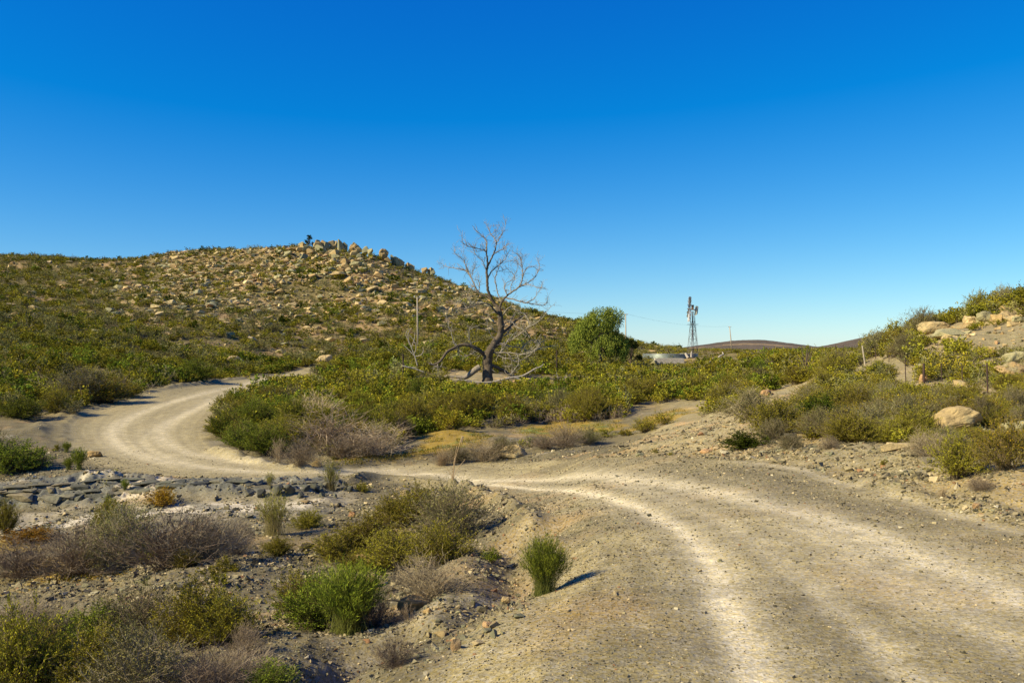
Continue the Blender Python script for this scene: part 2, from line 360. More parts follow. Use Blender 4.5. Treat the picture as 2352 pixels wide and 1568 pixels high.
def b_leaf(n, l, out):
    oi = nd(n, 'ShaderNodeObjectInfo')
    hsv = nd(n, 'ShaderNodeHueSaturation'); l.new(attr(n), hsv.inputs['Color'])
    l.new(maprange(n, l, oi.outputs['Random'], 0, 1, .488, .512), hsv.inputs['Hue']); l.new(maprange(n, l, oi.outputs['Random'], 0, 1, .65, 1.25), hsv.inputs['Value'])
    d = nd(n, 'ShaderNodeBsdfDiffuse'); t = nd(n, 'ShaderNodeBsdfTranslucent'); l.new(hsv.outputs[0], d.inputs[0]); l.new(hsv.outputs[0], t.inputs[0])
    m = nd(n, 'ShaderNodeMixShader'); m.inputs[0].default_value = .13; l.new(d.outputs[0], m.inputs[1]); l.new(t.outputs[0], m.inputs[2]); l.new(m.outputs[0], out.inputs[0])
M_leaf = mat('leaves', b_leaf)
def b_wood(n, l, out):
    g = nd(n, 'ShaderNodeNewGeometry'); mp = nd(n, 'ShaderNodeMapping'); mp.inputs['Scale'].default_value = (1, 1, .22); l.new(g.outputs['Position'], mp.inputs[0])
    c = vscale(n, l, attr(n), maprange(n, l, noise(n, l, 14, 5, .7, mp.outputs[0]), .3, .7, .55, 1.35))
    b = nd(n, 'ShaderNodeBsdfPrincipled'); l.new(c, b.inputs['Base Color']); b.inputs['Roughness'].default_value = .9; b.inputs['Specular IOR Level'].default_value = .2
    bp = nd(n, 'ShaderNodeBump'); bp.inputs['Strength'].default_value = .8; bp.inputs['Distance'].default_value = .05; l.new(noise(n, l, 18, 5, .7, mp.outputs[0]), bp.inputs['Height']); l.new(bp.outputs[0], b.inputs['Normal']); l.new(b.outputs[0], out.inputs[0])
M_wood = mat('weathered_wood', b_wood)
def b_rock(n, l, out):
    tc = nd(n, 'ShaderNodeNewGeometry'); P = tc.outputs['Position']; oi = nd(n, 'ShaderNodeObjectInfo')
    f = mul(n, l, maprange(n, l, noise(n, l, 5, 6, .7, P), .3, .7, .65, 1.3), maprange(n, l, oi.outputs['Random'], 0, 1, .85, 1.15))
    c = vscale(n, l, attr(n), f)
    mx = nd(n, 'ShaderNodeMix', data_type='RGBA'); l.new(maprange(n, l, noise(n, l, 1.7, 5, .6, P), .52, .66, 0, .65), mx.inputs[0]); l.new(c, mx.inputs[6]); mx.inputs[7].default_value = (.23, .225, .13, 1)
    b = nd(n, 'ShaderNodeBsdfPrincipled'); l.new(mx.outputs[2], b.inputs['Base Color']); b.inputs['Roughness'].default_value = .9; b.inputs['Specular IOR Level'].default_value = .2
    bp = nd(n, 'ShaderNodeBump'); bp.inputs['Strength'].default_value = .7; bp.inputs['Distance'].default_value = .06; l.new(noise(n, l, 9, 7, .7, P), bp.inputs['Height']); l.new(bp.outputs[0], b.inputs['Normal']); l.new(b.outputs[0], out.inputs[0])
M_rock = mat('sandstone', b_rock)
def metal(name, rough=.5, met=.6):
    def f(n, l, out):
        g = nd(n, 'ShaderNodeNewGeometry'); c = vscale(n, l, attr(n), maprange(n, l, noise(n, l, 3, 5, .7, g.outputs['Position']), .3, .7, .7, 1.2))
        b = nd(n, 'ShaderNodeBsdfPrincipled'); l.new(c, b.inputs['Base Color']); b.inputs['Roughness'].default_value = rough; b.inputs['Metallic'].default_value = met; l.new(b.outputs[0], out.inputs[0])
    return mat(name, f)
M_metal = metal('rusty_steel', .6, .25); M_zinc = metal('galvanised_iron', .45, .35)
M_plaster = metal('concrete', .9, 0)

# ------------------------------------------------------------------ terrain colours
def sr(r, g, b):
    c = np.array([r, g, b]) / 255.; return np.where(c < .04045, c / 12.92, ((c + .055) / 1.055) ** 2.4)
K_GRAVEL = sr(128, 116, 82); K_OLIVE = sr(147, 133, 93); K_DUST = sr(202, 186, 146); K_TAN = sr(180, 148, 96); K_GREY = sr(122, 117, 98); K_PALE = sr(196, 182, 152)
K_MOSS = sr(158, 128, 34); K_HILL = sr(120, 106, 62); K_FAR = sr(98, 84, 64); K_BROWN = sr(120, 98, 68); K_GREEN = sr(105, 120, 45); K_SHELF = sr(106, 106, 96)
X = GX.ravel(); Y = GY.ravel(); R = np.hypot(X, Y)
D = sdf(X, Y, ROAD)
def lerp(a, b, t): t = np.clip(t, 0, 1)[:, None]; return a * (1 - t) + b * t
nz = fbm(X, Y, 3.2, 4, 41); nz2 = fbm(X, Y, .9, 4, 47)
col = lerp(K_GRAVEL * .74, K_TAN * .84, sstep(.1, .75, nz + .3 * nz2 - .05))
col = lerp(col, K_PALE, sstep(.2, .7, fbm(X, Y, 1.6, 4, 53)) * .35)
col = lerp(col, K_HILL, sstep(55, 90, R)); hill = sstep(100, 140, R)
col = lerp(col, K_TAN * .8, hill * sstep(-.1, .4, fbm(X, Y, 9, 4, 57)))
uu = U0 + F * X / np.maximum(Y, .1)
rb = (uu > 560) & (Y > 8) & (Y < 90) & (D > 0)
col = lerp(col, lerp(K_OLIVE, K_TAN, sstep(0, .6, nz + .1) * .35) * 1.0, rb * sstep(600, 700, uu) * .9)
col = lerp(col, K_FAR * (1 + .25 * fbm(X, Y, 60, 3, 2))[:, None], sstep(380, 600, R))
col = np.where((R > 380)[:, None], col * (1 + .5 * fbm(X, Y, 16, 3, 33))[:, None], col)
col = lerp(col, K_TAN * .85, (R > 600) * (np.abs(R - 850 - 30 * fbm(X, Y, 200, 3, 4)) < 18) * .7)
for P in SANDY: col = lerp(col, lerp(K_TAN, K_OLIVE, sstep(-.5, .0, nz2)) * 1.08, sstep(.5, -.5, sdf(X, Y, P)) * .8)
c_bed = sstep(.1, -.4, sdf(X, Y, STRIP)) + .35 * sstep(.6, -.3, sdf(X, Y, CREEK)); col = lerp(col, lerp(K_PALE * 1.02, K_GREY, sstep(-.15, .35, nz2 + .4 * nz)), c_bed * .8)
sh = sstep(.25, -.2, sdf(X, Y, SHELF)); lump = np.abs(vnoise(X / .5, Y / .35, 61)) * 2
col = lerp(col, lerp(K_SHELF, K_PALE, sstep(.1, .5, nz2 + .3 * nz)), sh * .8)
for P in MOSS: col = lerp(col, lerp(K_MOSS, K_GREEN, sstep(.05, .5, nz2 + .5 * nz)), sstep(.5, -.6, sdf(X, Y, P) + nz2 * 1.6) * .8)
for P in GRASSY: col = lerp(col, sr(140, 150, 60), sstep(.5, -.6, sdf(X, Y, P) + nz2 * .8) * .8)
# the road: grey-olive gravel with pale dusty wheel tracks
edge = sstep(.35, -.25, D + nz2 * .5)
streak = fbm(X * 1.0, Y * 1.0, 1.7, 3, 71)
dL = seg_dist(X, Y, smooth_line(np.concatenate([far_road, near_left, near_left2]), 2)); dR = seg_dist(X, Y, smooth_line(np.concatenate([near_right, nr2]), 2))
lat = dL / (dL + dR + .01)                                   # 0 at one road edge, 1 at the other: grading streaks run along the road
gr_ = vnoise(lat * 26, (X + Y) / 7., 301) + .8 * vnoise(lat * 60, (X + Y) / 5., 302) + .5 * vnoise(lat * 120, (X + Y) / 3., 303)
rc = lerp(K_OLIVE * 1.05, K_GRAVEL * .95, sstep(-.2, .4, streak * .6 + nz * .6))
rc = rc * (1 + .20 * gr_)[:, None]
rc = lerp(rc, K_TAN * .96, sstep(.1, .6, fbm(X, Y, 2.6, 3, 77)) * .5)
rc = lerp(rc, K_OLIVE * (1.08 + .26 * gr_)[:, None], (R > 33) * .85)
for P, wd, k in TRACKS:
    d = seg_dist(X, Y, P); s_ = wd * (1 + .25 * streak)
    rc = lerp(rc, K_DUST * (1 + .05 * nz2 + .10 * gr_)[:, None], k * (np.exp(-(d / (s_ * .8)) ** 2) * .62 + np.exp(-(d / (s_ * 2.3)) ** 2) * .26))
col = lerp(col, rc, edge)
for P, wd, hh in BERMS: col = lerp(col, K_GRAVEL * 1.02, np.exp(-(seg_dist(X, Y, P) / (wd * 1.6)) ** 2) * .55)
col = col * (1 + .2 * fbm(X, Y, .35, 3, 91))[:, None]
NT, NR = GX.shape
i, j = np.meshgrid(np.arange(NT - 1), np.arange(NR - 1), indexing='ij'); i = i.ravel(); j = j.ravel()
Qg = np.stack([i * NR + j, (i + 1) * NR + j, (i + 1) * NR + j + 1, i * NR + j + 1], 1)
Vg = np.stack([X, Y, GZ.ravel()], 1)
cx = Vg[Qg].mean(1)
fD = D[Qg].mean(1); fr = np.hypot(cx[:, 0], cx[:, 1]); fu = U0 + F * cx[:, 0] / np.maximum(cx[:, 1], .1)
creek_f = (sdf(cx[:, 0], cx[:, 1], CREEK) < 0) | (sdf(cx[:, 0], cx[:, 1], SHELF) < 0)
kind = np.zeros(len(Qg), int); kind[fr > 105] = 1; kind[(fr > 420)] = 2; kind[creek_f] = 3; kind[fD < 0] = 4
names = ['ground', 'hillside', 'far_hills', 'creek_bed', 'road']
labels = ['stony olive and tan earth between the bushes', 'scrub covered rocky hill rising behind the dead tree', 'low brown hills on the horizon', 'dry pale creek bed with dark rock shelf left of the road', 'curving pale gravel road']
for k, nm in enumerate(names):
    q = Qg[kind == k]; used, inv = np.unique(q, return_inverse=True)
    o = link(nm, mesh_np(nm, Vg[used], inv.reshape(-1, 4), None, col[used], M_ground, True)); tag(o, labels[k], None, None, 'structure')

# ------------------------------------------------------------------ plant building blocks
def ribbons(P, R, col, n=3):
    """many tapered stems at once: P (N,K,3) R (N,K)"""
    N, K, _ = P.shape
    T = np.gradient(P, axis=1); T /= np.linalg.norm(T, axis=2, keepdims=True) + 1e-9
    a = np.where(np.abs(T[..., 2:3]) < .85, np.array([0, 0, 1.0]), np.array([1.0, 0, 0]))
    x = np.cross(T, a); x /= np.linalg.norm(x, axis=2, keepdims=True) + 1e-9; y = np.cross(T, x)
    an = np.arange(n) * 2 * math.pi / n
    V = P[:, :, None, :] + R[:, :, None, None] * (np.cos(an)[None, None, :, None] * x[:, :, None, :] + np.sin(an)[None, None, :, None] * y[:, :, None, :])
    i, k, j = np.meshgrid(np.arange(N), np.arange(K - 1), np.arange(n), indexing='ij'); b = (i * K + k) * n
    Q = np.stack([b + j, b + (j + 1) % n, b + n + (j + 1) % n, b + n + j], -1).reshape(-1, 4)
    cc = np.broadcast_to(np.asarray(col, float).reshape(-1, 1, 1, 3), (N, K, n, 3))
    return V.reshape(-1, 3), Q, cc.reshape(-1, 3)
def leaf_quads(P, Dv, L, W, col, rg):
    N = len(P); Dv = Dv / (np.linalg.norm(Dv, axis=1, keepdims=True) + 1e-9)
    s = np.cross(Dv, rg.normal(size=(N, 3))); s /= np.linalg.norm(s, axis=1, keepdims=True) + 1e-9
    L = np.broadcast_to(L, N)[:, None]; W = np.broadcast_to(W, N)[:, None]
    V = np.stack([P, P + Dv * L * .5 + s * W * .5, P + Dv * L, P + Dv * L * .5 - s * W * .5], 1).reshape(-1, 3)
    return V, np.arange(4 * N).reshape(-1, 4), np.repeat(col, 4, 0)
def bez(a, b, c, K):
    t = np.linspace(0, 1, K)[None, :, None]
    return a[:, None] * (1 - t) ** 2 + 2 * b[:, None] * t * (1 - t) + c[:, None] * t * t

KIND = {   # stems, twigs per stem, leaves per twig, leaf length, leaf width, shape, leaf colours a/b, stem colour (leafy kinds: b and stems darkened, painting in inner shade), flowers
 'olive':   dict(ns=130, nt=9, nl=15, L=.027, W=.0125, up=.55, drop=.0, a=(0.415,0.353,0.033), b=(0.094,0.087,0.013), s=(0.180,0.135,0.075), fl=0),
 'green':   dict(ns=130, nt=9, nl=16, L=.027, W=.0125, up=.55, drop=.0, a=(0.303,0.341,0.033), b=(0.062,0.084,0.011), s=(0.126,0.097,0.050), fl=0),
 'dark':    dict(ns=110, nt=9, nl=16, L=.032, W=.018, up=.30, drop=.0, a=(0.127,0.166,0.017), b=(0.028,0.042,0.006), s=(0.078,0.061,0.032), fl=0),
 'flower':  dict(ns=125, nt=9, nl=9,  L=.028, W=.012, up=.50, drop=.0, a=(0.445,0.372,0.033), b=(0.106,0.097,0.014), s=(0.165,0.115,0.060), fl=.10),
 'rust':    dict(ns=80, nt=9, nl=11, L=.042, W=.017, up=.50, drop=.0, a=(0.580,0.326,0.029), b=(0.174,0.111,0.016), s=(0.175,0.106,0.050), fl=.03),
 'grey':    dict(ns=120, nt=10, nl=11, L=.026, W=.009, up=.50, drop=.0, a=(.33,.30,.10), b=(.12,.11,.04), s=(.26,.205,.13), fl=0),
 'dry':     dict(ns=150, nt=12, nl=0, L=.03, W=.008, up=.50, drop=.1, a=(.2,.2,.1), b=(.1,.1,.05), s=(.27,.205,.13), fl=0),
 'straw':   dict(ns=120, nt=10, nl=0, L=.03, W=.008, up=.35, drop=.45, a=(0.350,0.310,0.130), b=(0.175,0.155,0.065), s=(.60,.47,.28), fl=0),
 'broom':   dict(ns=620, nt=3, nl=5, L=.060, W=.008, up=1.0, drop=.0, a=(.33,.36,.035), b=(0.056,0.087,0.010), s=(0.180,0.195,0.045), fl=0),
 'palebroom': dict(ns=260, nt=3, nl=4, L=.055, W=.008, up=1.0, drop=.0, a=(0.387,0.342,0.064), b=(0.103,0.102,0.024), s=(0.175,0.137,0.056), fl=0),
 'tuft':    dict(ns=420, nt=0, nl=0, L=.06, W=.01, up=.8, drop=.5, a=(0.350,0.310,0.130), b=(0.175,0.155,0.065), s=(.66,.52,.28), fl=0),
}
def shrub_arrays(kn, seed, lod):
    k = KIND[kn]; rg = np.random.RandomState(seed * 31 + 5)
    far = lod == 'far'; lod = 'lo' if far else lod; f = {'hi': 1.0, 'mid': .3, 'lo': .10}[lod] * (.62 if far else 1)
    ns = max(6, int(k['ns'] * f)); nt_ = k['nt'] if lod != 'lo' else min(k['nt'], 3)
    ph = rg.uniform(0, 2 * math.pi, ns); e = rg.uniform(0, 1, ns)
    # uneven dome: a few lobes of different reach
    lob = 1 + .28 * np.sin(ph * 2 + rg.uniform(0, 6)) * rg.uniform(.4, 1) + .18 * np.sin(ph * 3 + rg.uniform(0, 6)) + .12 * np.sin(ph * 5 + rg.uniform(0, 6))
    if k['up'] >= .9:
        rad = .46 * np.sqrt(e) * (lob * .4 + .6); hh = (1 - .45 * (rad / .5) ** 2) * rg.uniform(.62, 1.0, ns)
        b0 = .12
    else:
        el = np.arccos(1 - e * .95); rad = .5 * np.sin(el) * lob * rg.uniform(.75, 1.06, ns); hh = (np.cos(el) * .9 + .14) * rg.uniform(.72, 1.08, ns) * (.85 + .15 * lob)
        b0 = .07
    tip = np.stack([rad * np.cos(ph), rad * np.sin(ph), hh], 1)
    base = np.stack([b0 * rg.normal(size=ns), b0 * rg.normal(size=ns), np.full(ns, -.04)], 1)
    mid = base * .5 + tip * .5; mid[:, 2] += (k['up'] * .25 * hh); mid[:, :2] += rg.normal(size=(ns, 2)) * .05
    mid[:, :2] *= (1 - .35 * k['up'])
    tip[:, 2] -= k['drop'] * .35 * rg.uniform(0, 1, ns) * hh; tip[:, 2] = np.maximum(tip[:, 2], .03)
    KP = 6 if lod == 'hi' else 4
    P = bez(base, mid, tip, KP); P[:, 1:-1] += rg.normal(size=P[:, 1:-1].shape) * .012
    thick = {'hi': .0050, 'mid': .0075, 'lo': .014}[lod] * (.5 if ns > 150 else 1) * (.8 if kn in ('straw', 'dry') else 1)
    if kn in ('tuft',): thick *= 1.2
    Rr = thick * np.linspace(1, .35, KP)[None] * rg.uniform(.6, 1.3, ns)[:, None]
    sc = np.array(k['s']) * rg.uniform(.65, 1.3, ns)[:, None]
    st = [ribbons(P, Rr, sc)]; lf = []
    if nt_:
        if lod == 'lo' and k['nl']: nt_ = 4 if far else 5
        N = ns * nt_; si = np.repeat(np.arange(ns), nt_); t = rg.uniform(.3, 1, N) ** .8; q = t * (KP - 1); qi = np.minimum(q.astype(int), KP - 2); qf = (q - qi)[:, None]
        A = P[si, qi] * (1 - qf) + P[si, qi + 1] * qf; tan = P[si, qi + 1] - P[si, qi]; tan /= np.linalg.norm(tan, axis=1, keepdims=True)
        spread = .16 if k['up'] >= .9 else .75
        dr = tan + rg.normal(size=(N, 3)) * spread + np.array([0, 0, .35 - k['drop'] * .6]); dr /= np.linalg.norm(dr, axis=1, keepdims=True)
        ln = rg.uniform(.07, .19, N)[:, None] * (1.25 if kn in ('dry', 'straw', 'grey') else 1)
        B = A + dr * ln * .55 + rg.normal(size=(N, 3)) * .012; E = A + dr * ln + np.array([0, 0, .02 - .05 * k['drop']]) + rg.normal(size=(N, 3)) * .02
        E[:, 2] = np.maximum(E[:, 2], .01)
        TP = bez(A, B, E, 3)
        Rt = thick * .55 * np.linspace(1, .4, 3)[None] * np.ones((N, 1))
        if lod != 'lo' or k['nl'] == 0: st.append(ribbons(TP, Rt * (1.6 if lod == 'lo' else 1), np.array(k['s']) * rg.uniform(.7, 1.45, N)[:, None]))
        nl = k['nl']
        if nl:
            big = 1.0
            if lod == 'mid': nl = max(3, int(nl * .6)); big = 2.0
            if lod == 'lo': nl = max(3, int(nl * (.34 if far else .62))); big = 4.9 if far else 3.2
            M = N * nl; ti = np.repeat(np.arange(N), nl); tt = rg.uniform(.1, 1.05, M)[:, None]
            Pp = A[ti] + (E - A)[ti] * tt + rg.normal(size=(M, 3)) * .008 * big
            Dd = (E - A)[ti] / ln[ti] + rg.normal(size=(M, 3)) * .6 + np.array([0, 0, .25])
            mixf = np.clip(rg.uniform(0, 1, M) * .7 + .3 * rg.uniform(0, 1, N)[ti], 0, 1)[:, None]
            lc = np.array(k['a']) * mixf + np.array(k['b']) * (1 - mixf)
            z_ok = Pp[:, 2] > .02
            szv = rg.uniform(.6, 1.25, M) * big
            lf.append(leaf_quads(Pp[z_ok], Dd[z_ok], (k['L'] * szv)[z_ok], (k['W'] * szv * (1.5 if lod == 'lo' else 1.15 if lod == 'mid' else 1))[z_ok], lc[z_ok], rg))
        if k['fl']:
            M = int(N * k['fl'] * (6 if lod == 'hi' else 3 if lod == 'mid' else 1.2)); ti = rg.randint(0, N, M); top = E[ti][:, 2] > .45
            Pp = E[ti][top] + rg.normal(size=(top.sum(), 3)) * .012; m = len(Pp)
            lf.append(leaf_quads(Pp, rg.normal(size=(m, 3)) + np.array([0, 0, 1]), .022 * big, .022 * big, np.tile(np.array([[.62, .42, .02]]), (m, 1)), rg))
    def cat(L):
        if not L: return None
        n = 0; Vs = []; Qs = []; Cs = []
        for V, Q, K_ in L: Vs.append(V); Qs.append(Q + n); Cs.append(K_); n += len(V)
        return np.concatenate(Vs), np.concatenate(Qs), np.concatenate(Cs)
    return cat(st), cat(lf)
_cache = {}
def shrub_data(kn, var, lod):
    key = (kn, var, lod)
    if key not in _cache: _cache[key] = shrub_arrays(kn, var + 10 * sorted(KIND).index(kn), lod)
    return _cache[key]
_mesh = {}
def shrub_mesh(kn, var, lod, part):
    key = (kn, var, lod, part)
    if key not in _mesh:
        st, lf = shrub_data(kn, var, lod)
        if part == 'stems': _mesh[key] = mesh_np('twigs', st[0], st[1], None, st[2], M_leaf)
        elif part == 'foliage': _mesh[key] = mesh_np('foliage', lf[0], lf[1], None, lf[2], M_leaf) if lf else None
        else:
            if lf: V = np.concatenate([st[0], lf[0]]); Q = np.concatenate([st[1], lf[1] + len(st[0])]); K_ = np.concatenate([st[2], lf[2]])
            else: V, Q, K_ = st
            _mesh[key] = mesh_np('shrub', V, Q, None, K_, M_leaf)
    return _mesh[key]

# ------------------------------------------------------------------ rocks
def hull_rock(seed, flat=.6, n=16, bev=0.06):
    rg = np.random.RandomState(seed); bm = bmesh.new()
    P = rg.normal(size=(n, 3)); P /= np.linalg.norm(P, axis=1, keepdims=True); P = np.sign(P) * np.abs(P) ** .75
    for p in P * .5 * np.array([1, rg.uniform(.6, .9), flat]): bm.verts.new(p)
    r = bmesh.ops.convex_hull(bm, input=bm.verts)
    bmesh.ops.delete(bm, geom=[v for v in bm.verts if not v.link_faces], context='VERTS')
    if bev:
        bmesh.ops.dissolve_limit(bm, angle_limit=math.radians(14), verts=bm.verts, edges=bm.edges)
        bmesh.ops.bevel(bm, geom=bm.edges, offset=bev * .5, segments=1, affect='EDGES')
    bmesh.ops.triangulate(bm, faces=bm.faces)
    V = np.array([v.co for v in bm.verts]); T = np.array([[v.index for v in f.verts] for f in bm.faces]); bm.free()
    return V, T
def boulder(seed, flat=.6, layers=0.0, rough=.05):
    V, T = hull_rock(seed, flat, 18, .1); bm = bmesh.new(); vs = [bm.verts.new(p) for p in V]
    for t in T:
        try: bm.faces.new([vs[q] for q in t])
        except ValueError: pass
    bmesh.ops.subdivide_edges(bm, edges=bm.edges, cuts=2, use_grid_fill=True); bmesh.ops.triangulate(bm, faces=bm.faces)
    bmesh.ops.subdivide_edges(bm, edges=[e for e in bm.edges if e.calc_length() > .07], cuts=1, use_grid_fill=True)
    for _ in range(2): bmesh.ops.smooth_vert(bm, verts=bm.verts, factor=.35, use_axis_x=True, use_axis_y=True, use_axis_z=True)
    bmesh.ops.triangulate(bm, faces=bm.faces); bm.verts.ensure_lookup_table()
    V = np.array([v.co for v in bm.verts]); bm.verts.index_update(); T = np.array([[v.index for v in f.verts] for f in bm.faces]); bm.free()
    nn = V / (np.linalg.norm(V, axis=1, keepdims=True) + 1e-9)
    d = fbm(V[:, 0] + seed, V[:, 1] + V[:, 2] * 1.3, .3, 4, seed) * rough * 2 + layers * (np.abs(vnoise(V[:, 2] / .07, V[:, 0] / .8, seed)) - .2)
    return V + nn * d[:, None], T
RV = [hull_rock(s, f, 11, .02) for s, f in [(1,.45),(2,.6),(3,.35),(4,.7),(5,.5),(6,.28),(7,.8),(8,.4),(9,.6),(10,.33),(11,.5),(12,.9)]]
PEB = [hull_rock(40 + s, .6, 7, 0) for s in range(6)]
ROCKCOL = np.array([sr(180, 156, 108), sr(168, 140, 92), sr(156, 147, 106), sr(190, 168, 120), sr(134, 130, 98), sr(166, 132, 92)])
_rm = {}
def rock_mesh(i, c):
    if (i, c) not in _rm: V, T = RV[i]; _rm[(i, c)] = mesh_np('rock', V, None, T, np.tile(ROCKCOL[c], (len(V), 1)), M_rock)
    return _rm[(i, c)]
def merge_inst(G, arr, xyz, sc, rz, tintv=1.0, tilt=0.0):
    V = arr[0] * np.array(sc); c, s = math.cos(rz), math.sin(rz)
    if tilt: ct, st_ = math.cos(tilt), math.sin(tilt); V = V @ np.array([[1, 0, 0], [0, ct, st_], [0, -st_, ct]])
    V = V @ np.array([[c, s, 0], [-s, c, 0], [0, 0, 1]]) + np.array(xyz)
    return V

# ------------------------------------------------------------------ the dead tree (skeleton surveyed from the tree itself)
TD = gp(487, 383.5)[1]; TY = TD
def tp(x, y, dy=0):   # sheet coordinates of the survey -> metres
    u = 400 + x / 8.36; v = 212.5 + y / 8.36
    return np.array([(u - U0) / F * (TY + dy), TY + dy, CZ + (HOR - v) / F * (TY + dy)])
SC = TD / F / 8.36
TREE = {
'trunk': [[(728,1480,56),(730,1450,47),(732,1400,42),(736,1300,40),(730,1220,40),(742,1165,37),(790,1092,33),(838,1030,28),(848,960,25),(843,900,22),(838,840,20),(812,785,17)]],
'limb': [
 [(812,785,17),(770,730,15),(742,670,14),(730,600,13),(728,540,13),(722,500,12),(735,440,11),(728,380,8),(722,310,7),(726,250,6),(715,220,5),(690,195,4),(648,158,3)],
 [(735,440,10),(760,390,8),(785,340,8),(800,290,6),(808,255,5),(790,210,3),(760,180,2.4),(735,130,1.8),(725,90,1.2)],
 [(722,325,5),(680,305,4),(620,292,4),(570,285,3),(530,255,2.5),(515,225,1.8),(517,185,1)],
 [(770,735,10),(730,695,9),(680,688,8),(655,670,8),(625,610,7),(595,540,6),(570,500,5),(545,475,4.5),(500,468,4),(440,462,3),(380,448,2),(345,425,1)],
 [(735,545,7),(760,490,6),(800,455,5),(850,420,4),(890,375,3),(895,340,2),(880,290,1)],
 [(838,830,13),(835,790,12),(850,740,11),(880,705,9),(930,665,8),(990,625,7),(1015,590,6),(1028,530,5),(1020,460,4),(1010,390,3),(985,345,2),(925,315,1)],
 [(990,625,5),(1050,595,4),(1110,560,3.5),(1150,500,3),(1170,440,2),(1150,395,1)],
 [(880,710,7),(940,720,6),(1000,740,5),(1060,755,4),(1120,720,3),(1145,680,2),(1180,630,1)],
 [(850,740,6),(820,680,5),(800,600,4.5),(790,540,4),(820,480,3),(830,430,2),(855,470,1)],
 [(838,850,12),(800,830,10),(770,790,9),(750,765,8),(700,755,6),(640,765,5),(590,790,4),(540,800,3),(490,790,2)],
 [(855,1005,14),(900,970,12),(940,930,11),(980,890,10),(1032,858,8)],
 [(850,870,6),(880,820,6),(910,795,5),(950,800,4),(1010,830,3),(1060,860,3),(1075,920,2)],
 [(815,1080,8),(865,1100,7),(940,1050,6),(1000,1020,5),(1060,960,4),(1130,930,3),(1190,880,2),(1230,820,1.5),(1285,765,1)],
 [(790,1105,7),(870,1095,6),(950,1120,5),(1020,1130,4),(1100,1165,4),(1180,1130,3),(1250,1115,2),(1305,1110,1)],
 [(745,1165,8),(830,1170,6),(900,1165,6),(990,1180,5),(1080,1180,4),(1140,1130,3),(1180,1090,2),(1130,1080,1)],
 [(760,1150,6),(860,1210,5),(920,1220,4),(980,1250,4),(1050,1210,3),(1110,1170,3),(1160,1110,2)],
 [(715,1190,24),(650,1140,19),(600,1115,18),(540,1100,17),(490,1110,16),(440,1135,15),(385,1165,14),(360,1210,13),(330,1250,12),(290,1270,10),(240,1262,8)],
 [(735,1270,22),(770,1277,18),(830,1300,17),(880,1325,16),(930,1360,12),(1000,1370,10),(1100,1375,8),(1200,1380,6),(1300,1390,5),(1370,1380,3)],
 ],
'branch': [
 [(785,340,5),(830,320,4),(870,300,4),(893,265,2)],[(808,255,4),(830,215,3),(855,185,2),(880,120,1.2),(884,80,1)],[(760,180,2),(790,165,2),(815,140,1.5),(833,105,1)],
 [(722,480,5),(705,430,4),(690,400,3),(650,370,2.5),(625,330,2),(608,290,1)],[(595,540,4),(560,460,3.5),(535,395,3),(490,365,2.5),(455,335,2),(460,285,1)],
 [(600,530,3),(605,480,3),(625,455,2),(625,410,1)],[(655,665,4),(668,620,3.5),(662,580,2.5),(640,552,2),(620,560,1)],[(565,495,2),(548,440,2),(535,380,1.5),(533,315,1)],
 [(1015,600,3.5),(1080,600,3),(1150,625,2.5),(1185,630,2),(1185,590,1)],[(1000,740,4),(1060,750,4),(1130,765,3),(1190,775,2.5),(1225,765,2),(1240,700,1)],
 [(895,690,4),(870,620,3),(880,590,2.5),(930,570,2),(965,520,2),(985,440,1.5),(960,380,1)],[(930,665,4),(925,600,3),(960,560,2.5),(945,500,2),(900,470,1.5),(860,475,1)],
 [(1025,540,3),(1040,480,2.5),(1075,450,2),(1120,450,1.5),(1150,480,1)],[(1018,460,2.5),(990,420,2),(960,400,1.5),(900,400,1)],[(1012,400,2),(1030,360,1.5),(1010,330,1)],
 [(315,1265,5),(310,1295,4),(325,1320,3)],[(480,1112,5),(450,1090,4),(430,1000,3),(400,930,2.5),(385,860,2),(400,810,1)],[(600,1115,5),(580,1050,3),(570,990,2),(600,960,1.5),(640,950,1)],
 [(490,1112,5),(488,1150,4),(490,1190,2)],[(655,1140,4),(610,1180,3),(560,1190,2),(550,1200,1)],[(625,610,4),(600,620,3),(580,650,3),(560,690,2),(500,740,1.5),(460,760,1)],
 [(760,1145,4),(690,1190,3.5),(640,1195,3),(600,1180,2)],[(640,765,3),(600,780,2.5),(580,760,2),(585,700,1)],
 [(840,960,5),(870,930,4),(930,900,3.5),(980,960,3),(1050,980,2.5),(1080,1040,2)],[(900,1165,4),(940,1230,3),(920,1290,2),(880,1280,1.5)],[(840,1050,5),(900,1010,4),(930,960,3),(920,900,2.5),(960,840,2)],
 [(815,1080,4),(750,1010,3),(740,950,2.5),(720,900,2),(740,850,1.5)],[(1020,1130,3),(1060,1080,2.5),(1120,1060,2),(1170,1080,1.5)],[(980,1180,4),(1000,1240,3.5),(960,1310,3),(920,1350,2)],
 [(830,1170,4),(870,1130,3.5),(900,1060,3),(960,1000,2.5),(1030,1010,2)],[(730,1240,6),(745,1280,4),(735,1310,3)],
]}
tree = link('dead_tree', None, loc=tuple(tp(728, 1470)))
tree.empty_display_size = .3
tag(tree, 'tall leafless dead tree with dark forked trunk standing in the green thicket', 'tree')
tb = np.array(tp(728, 1470)); placed = []   # (sheet x, sheet y, dy)
trg = np.random.RandomState(3)
K_BARK = np.array([.125, .095, .062]); K_BLEACH = np.array([.46, .40, .31]); K_MIDW = np.array([.34, .28, .20])
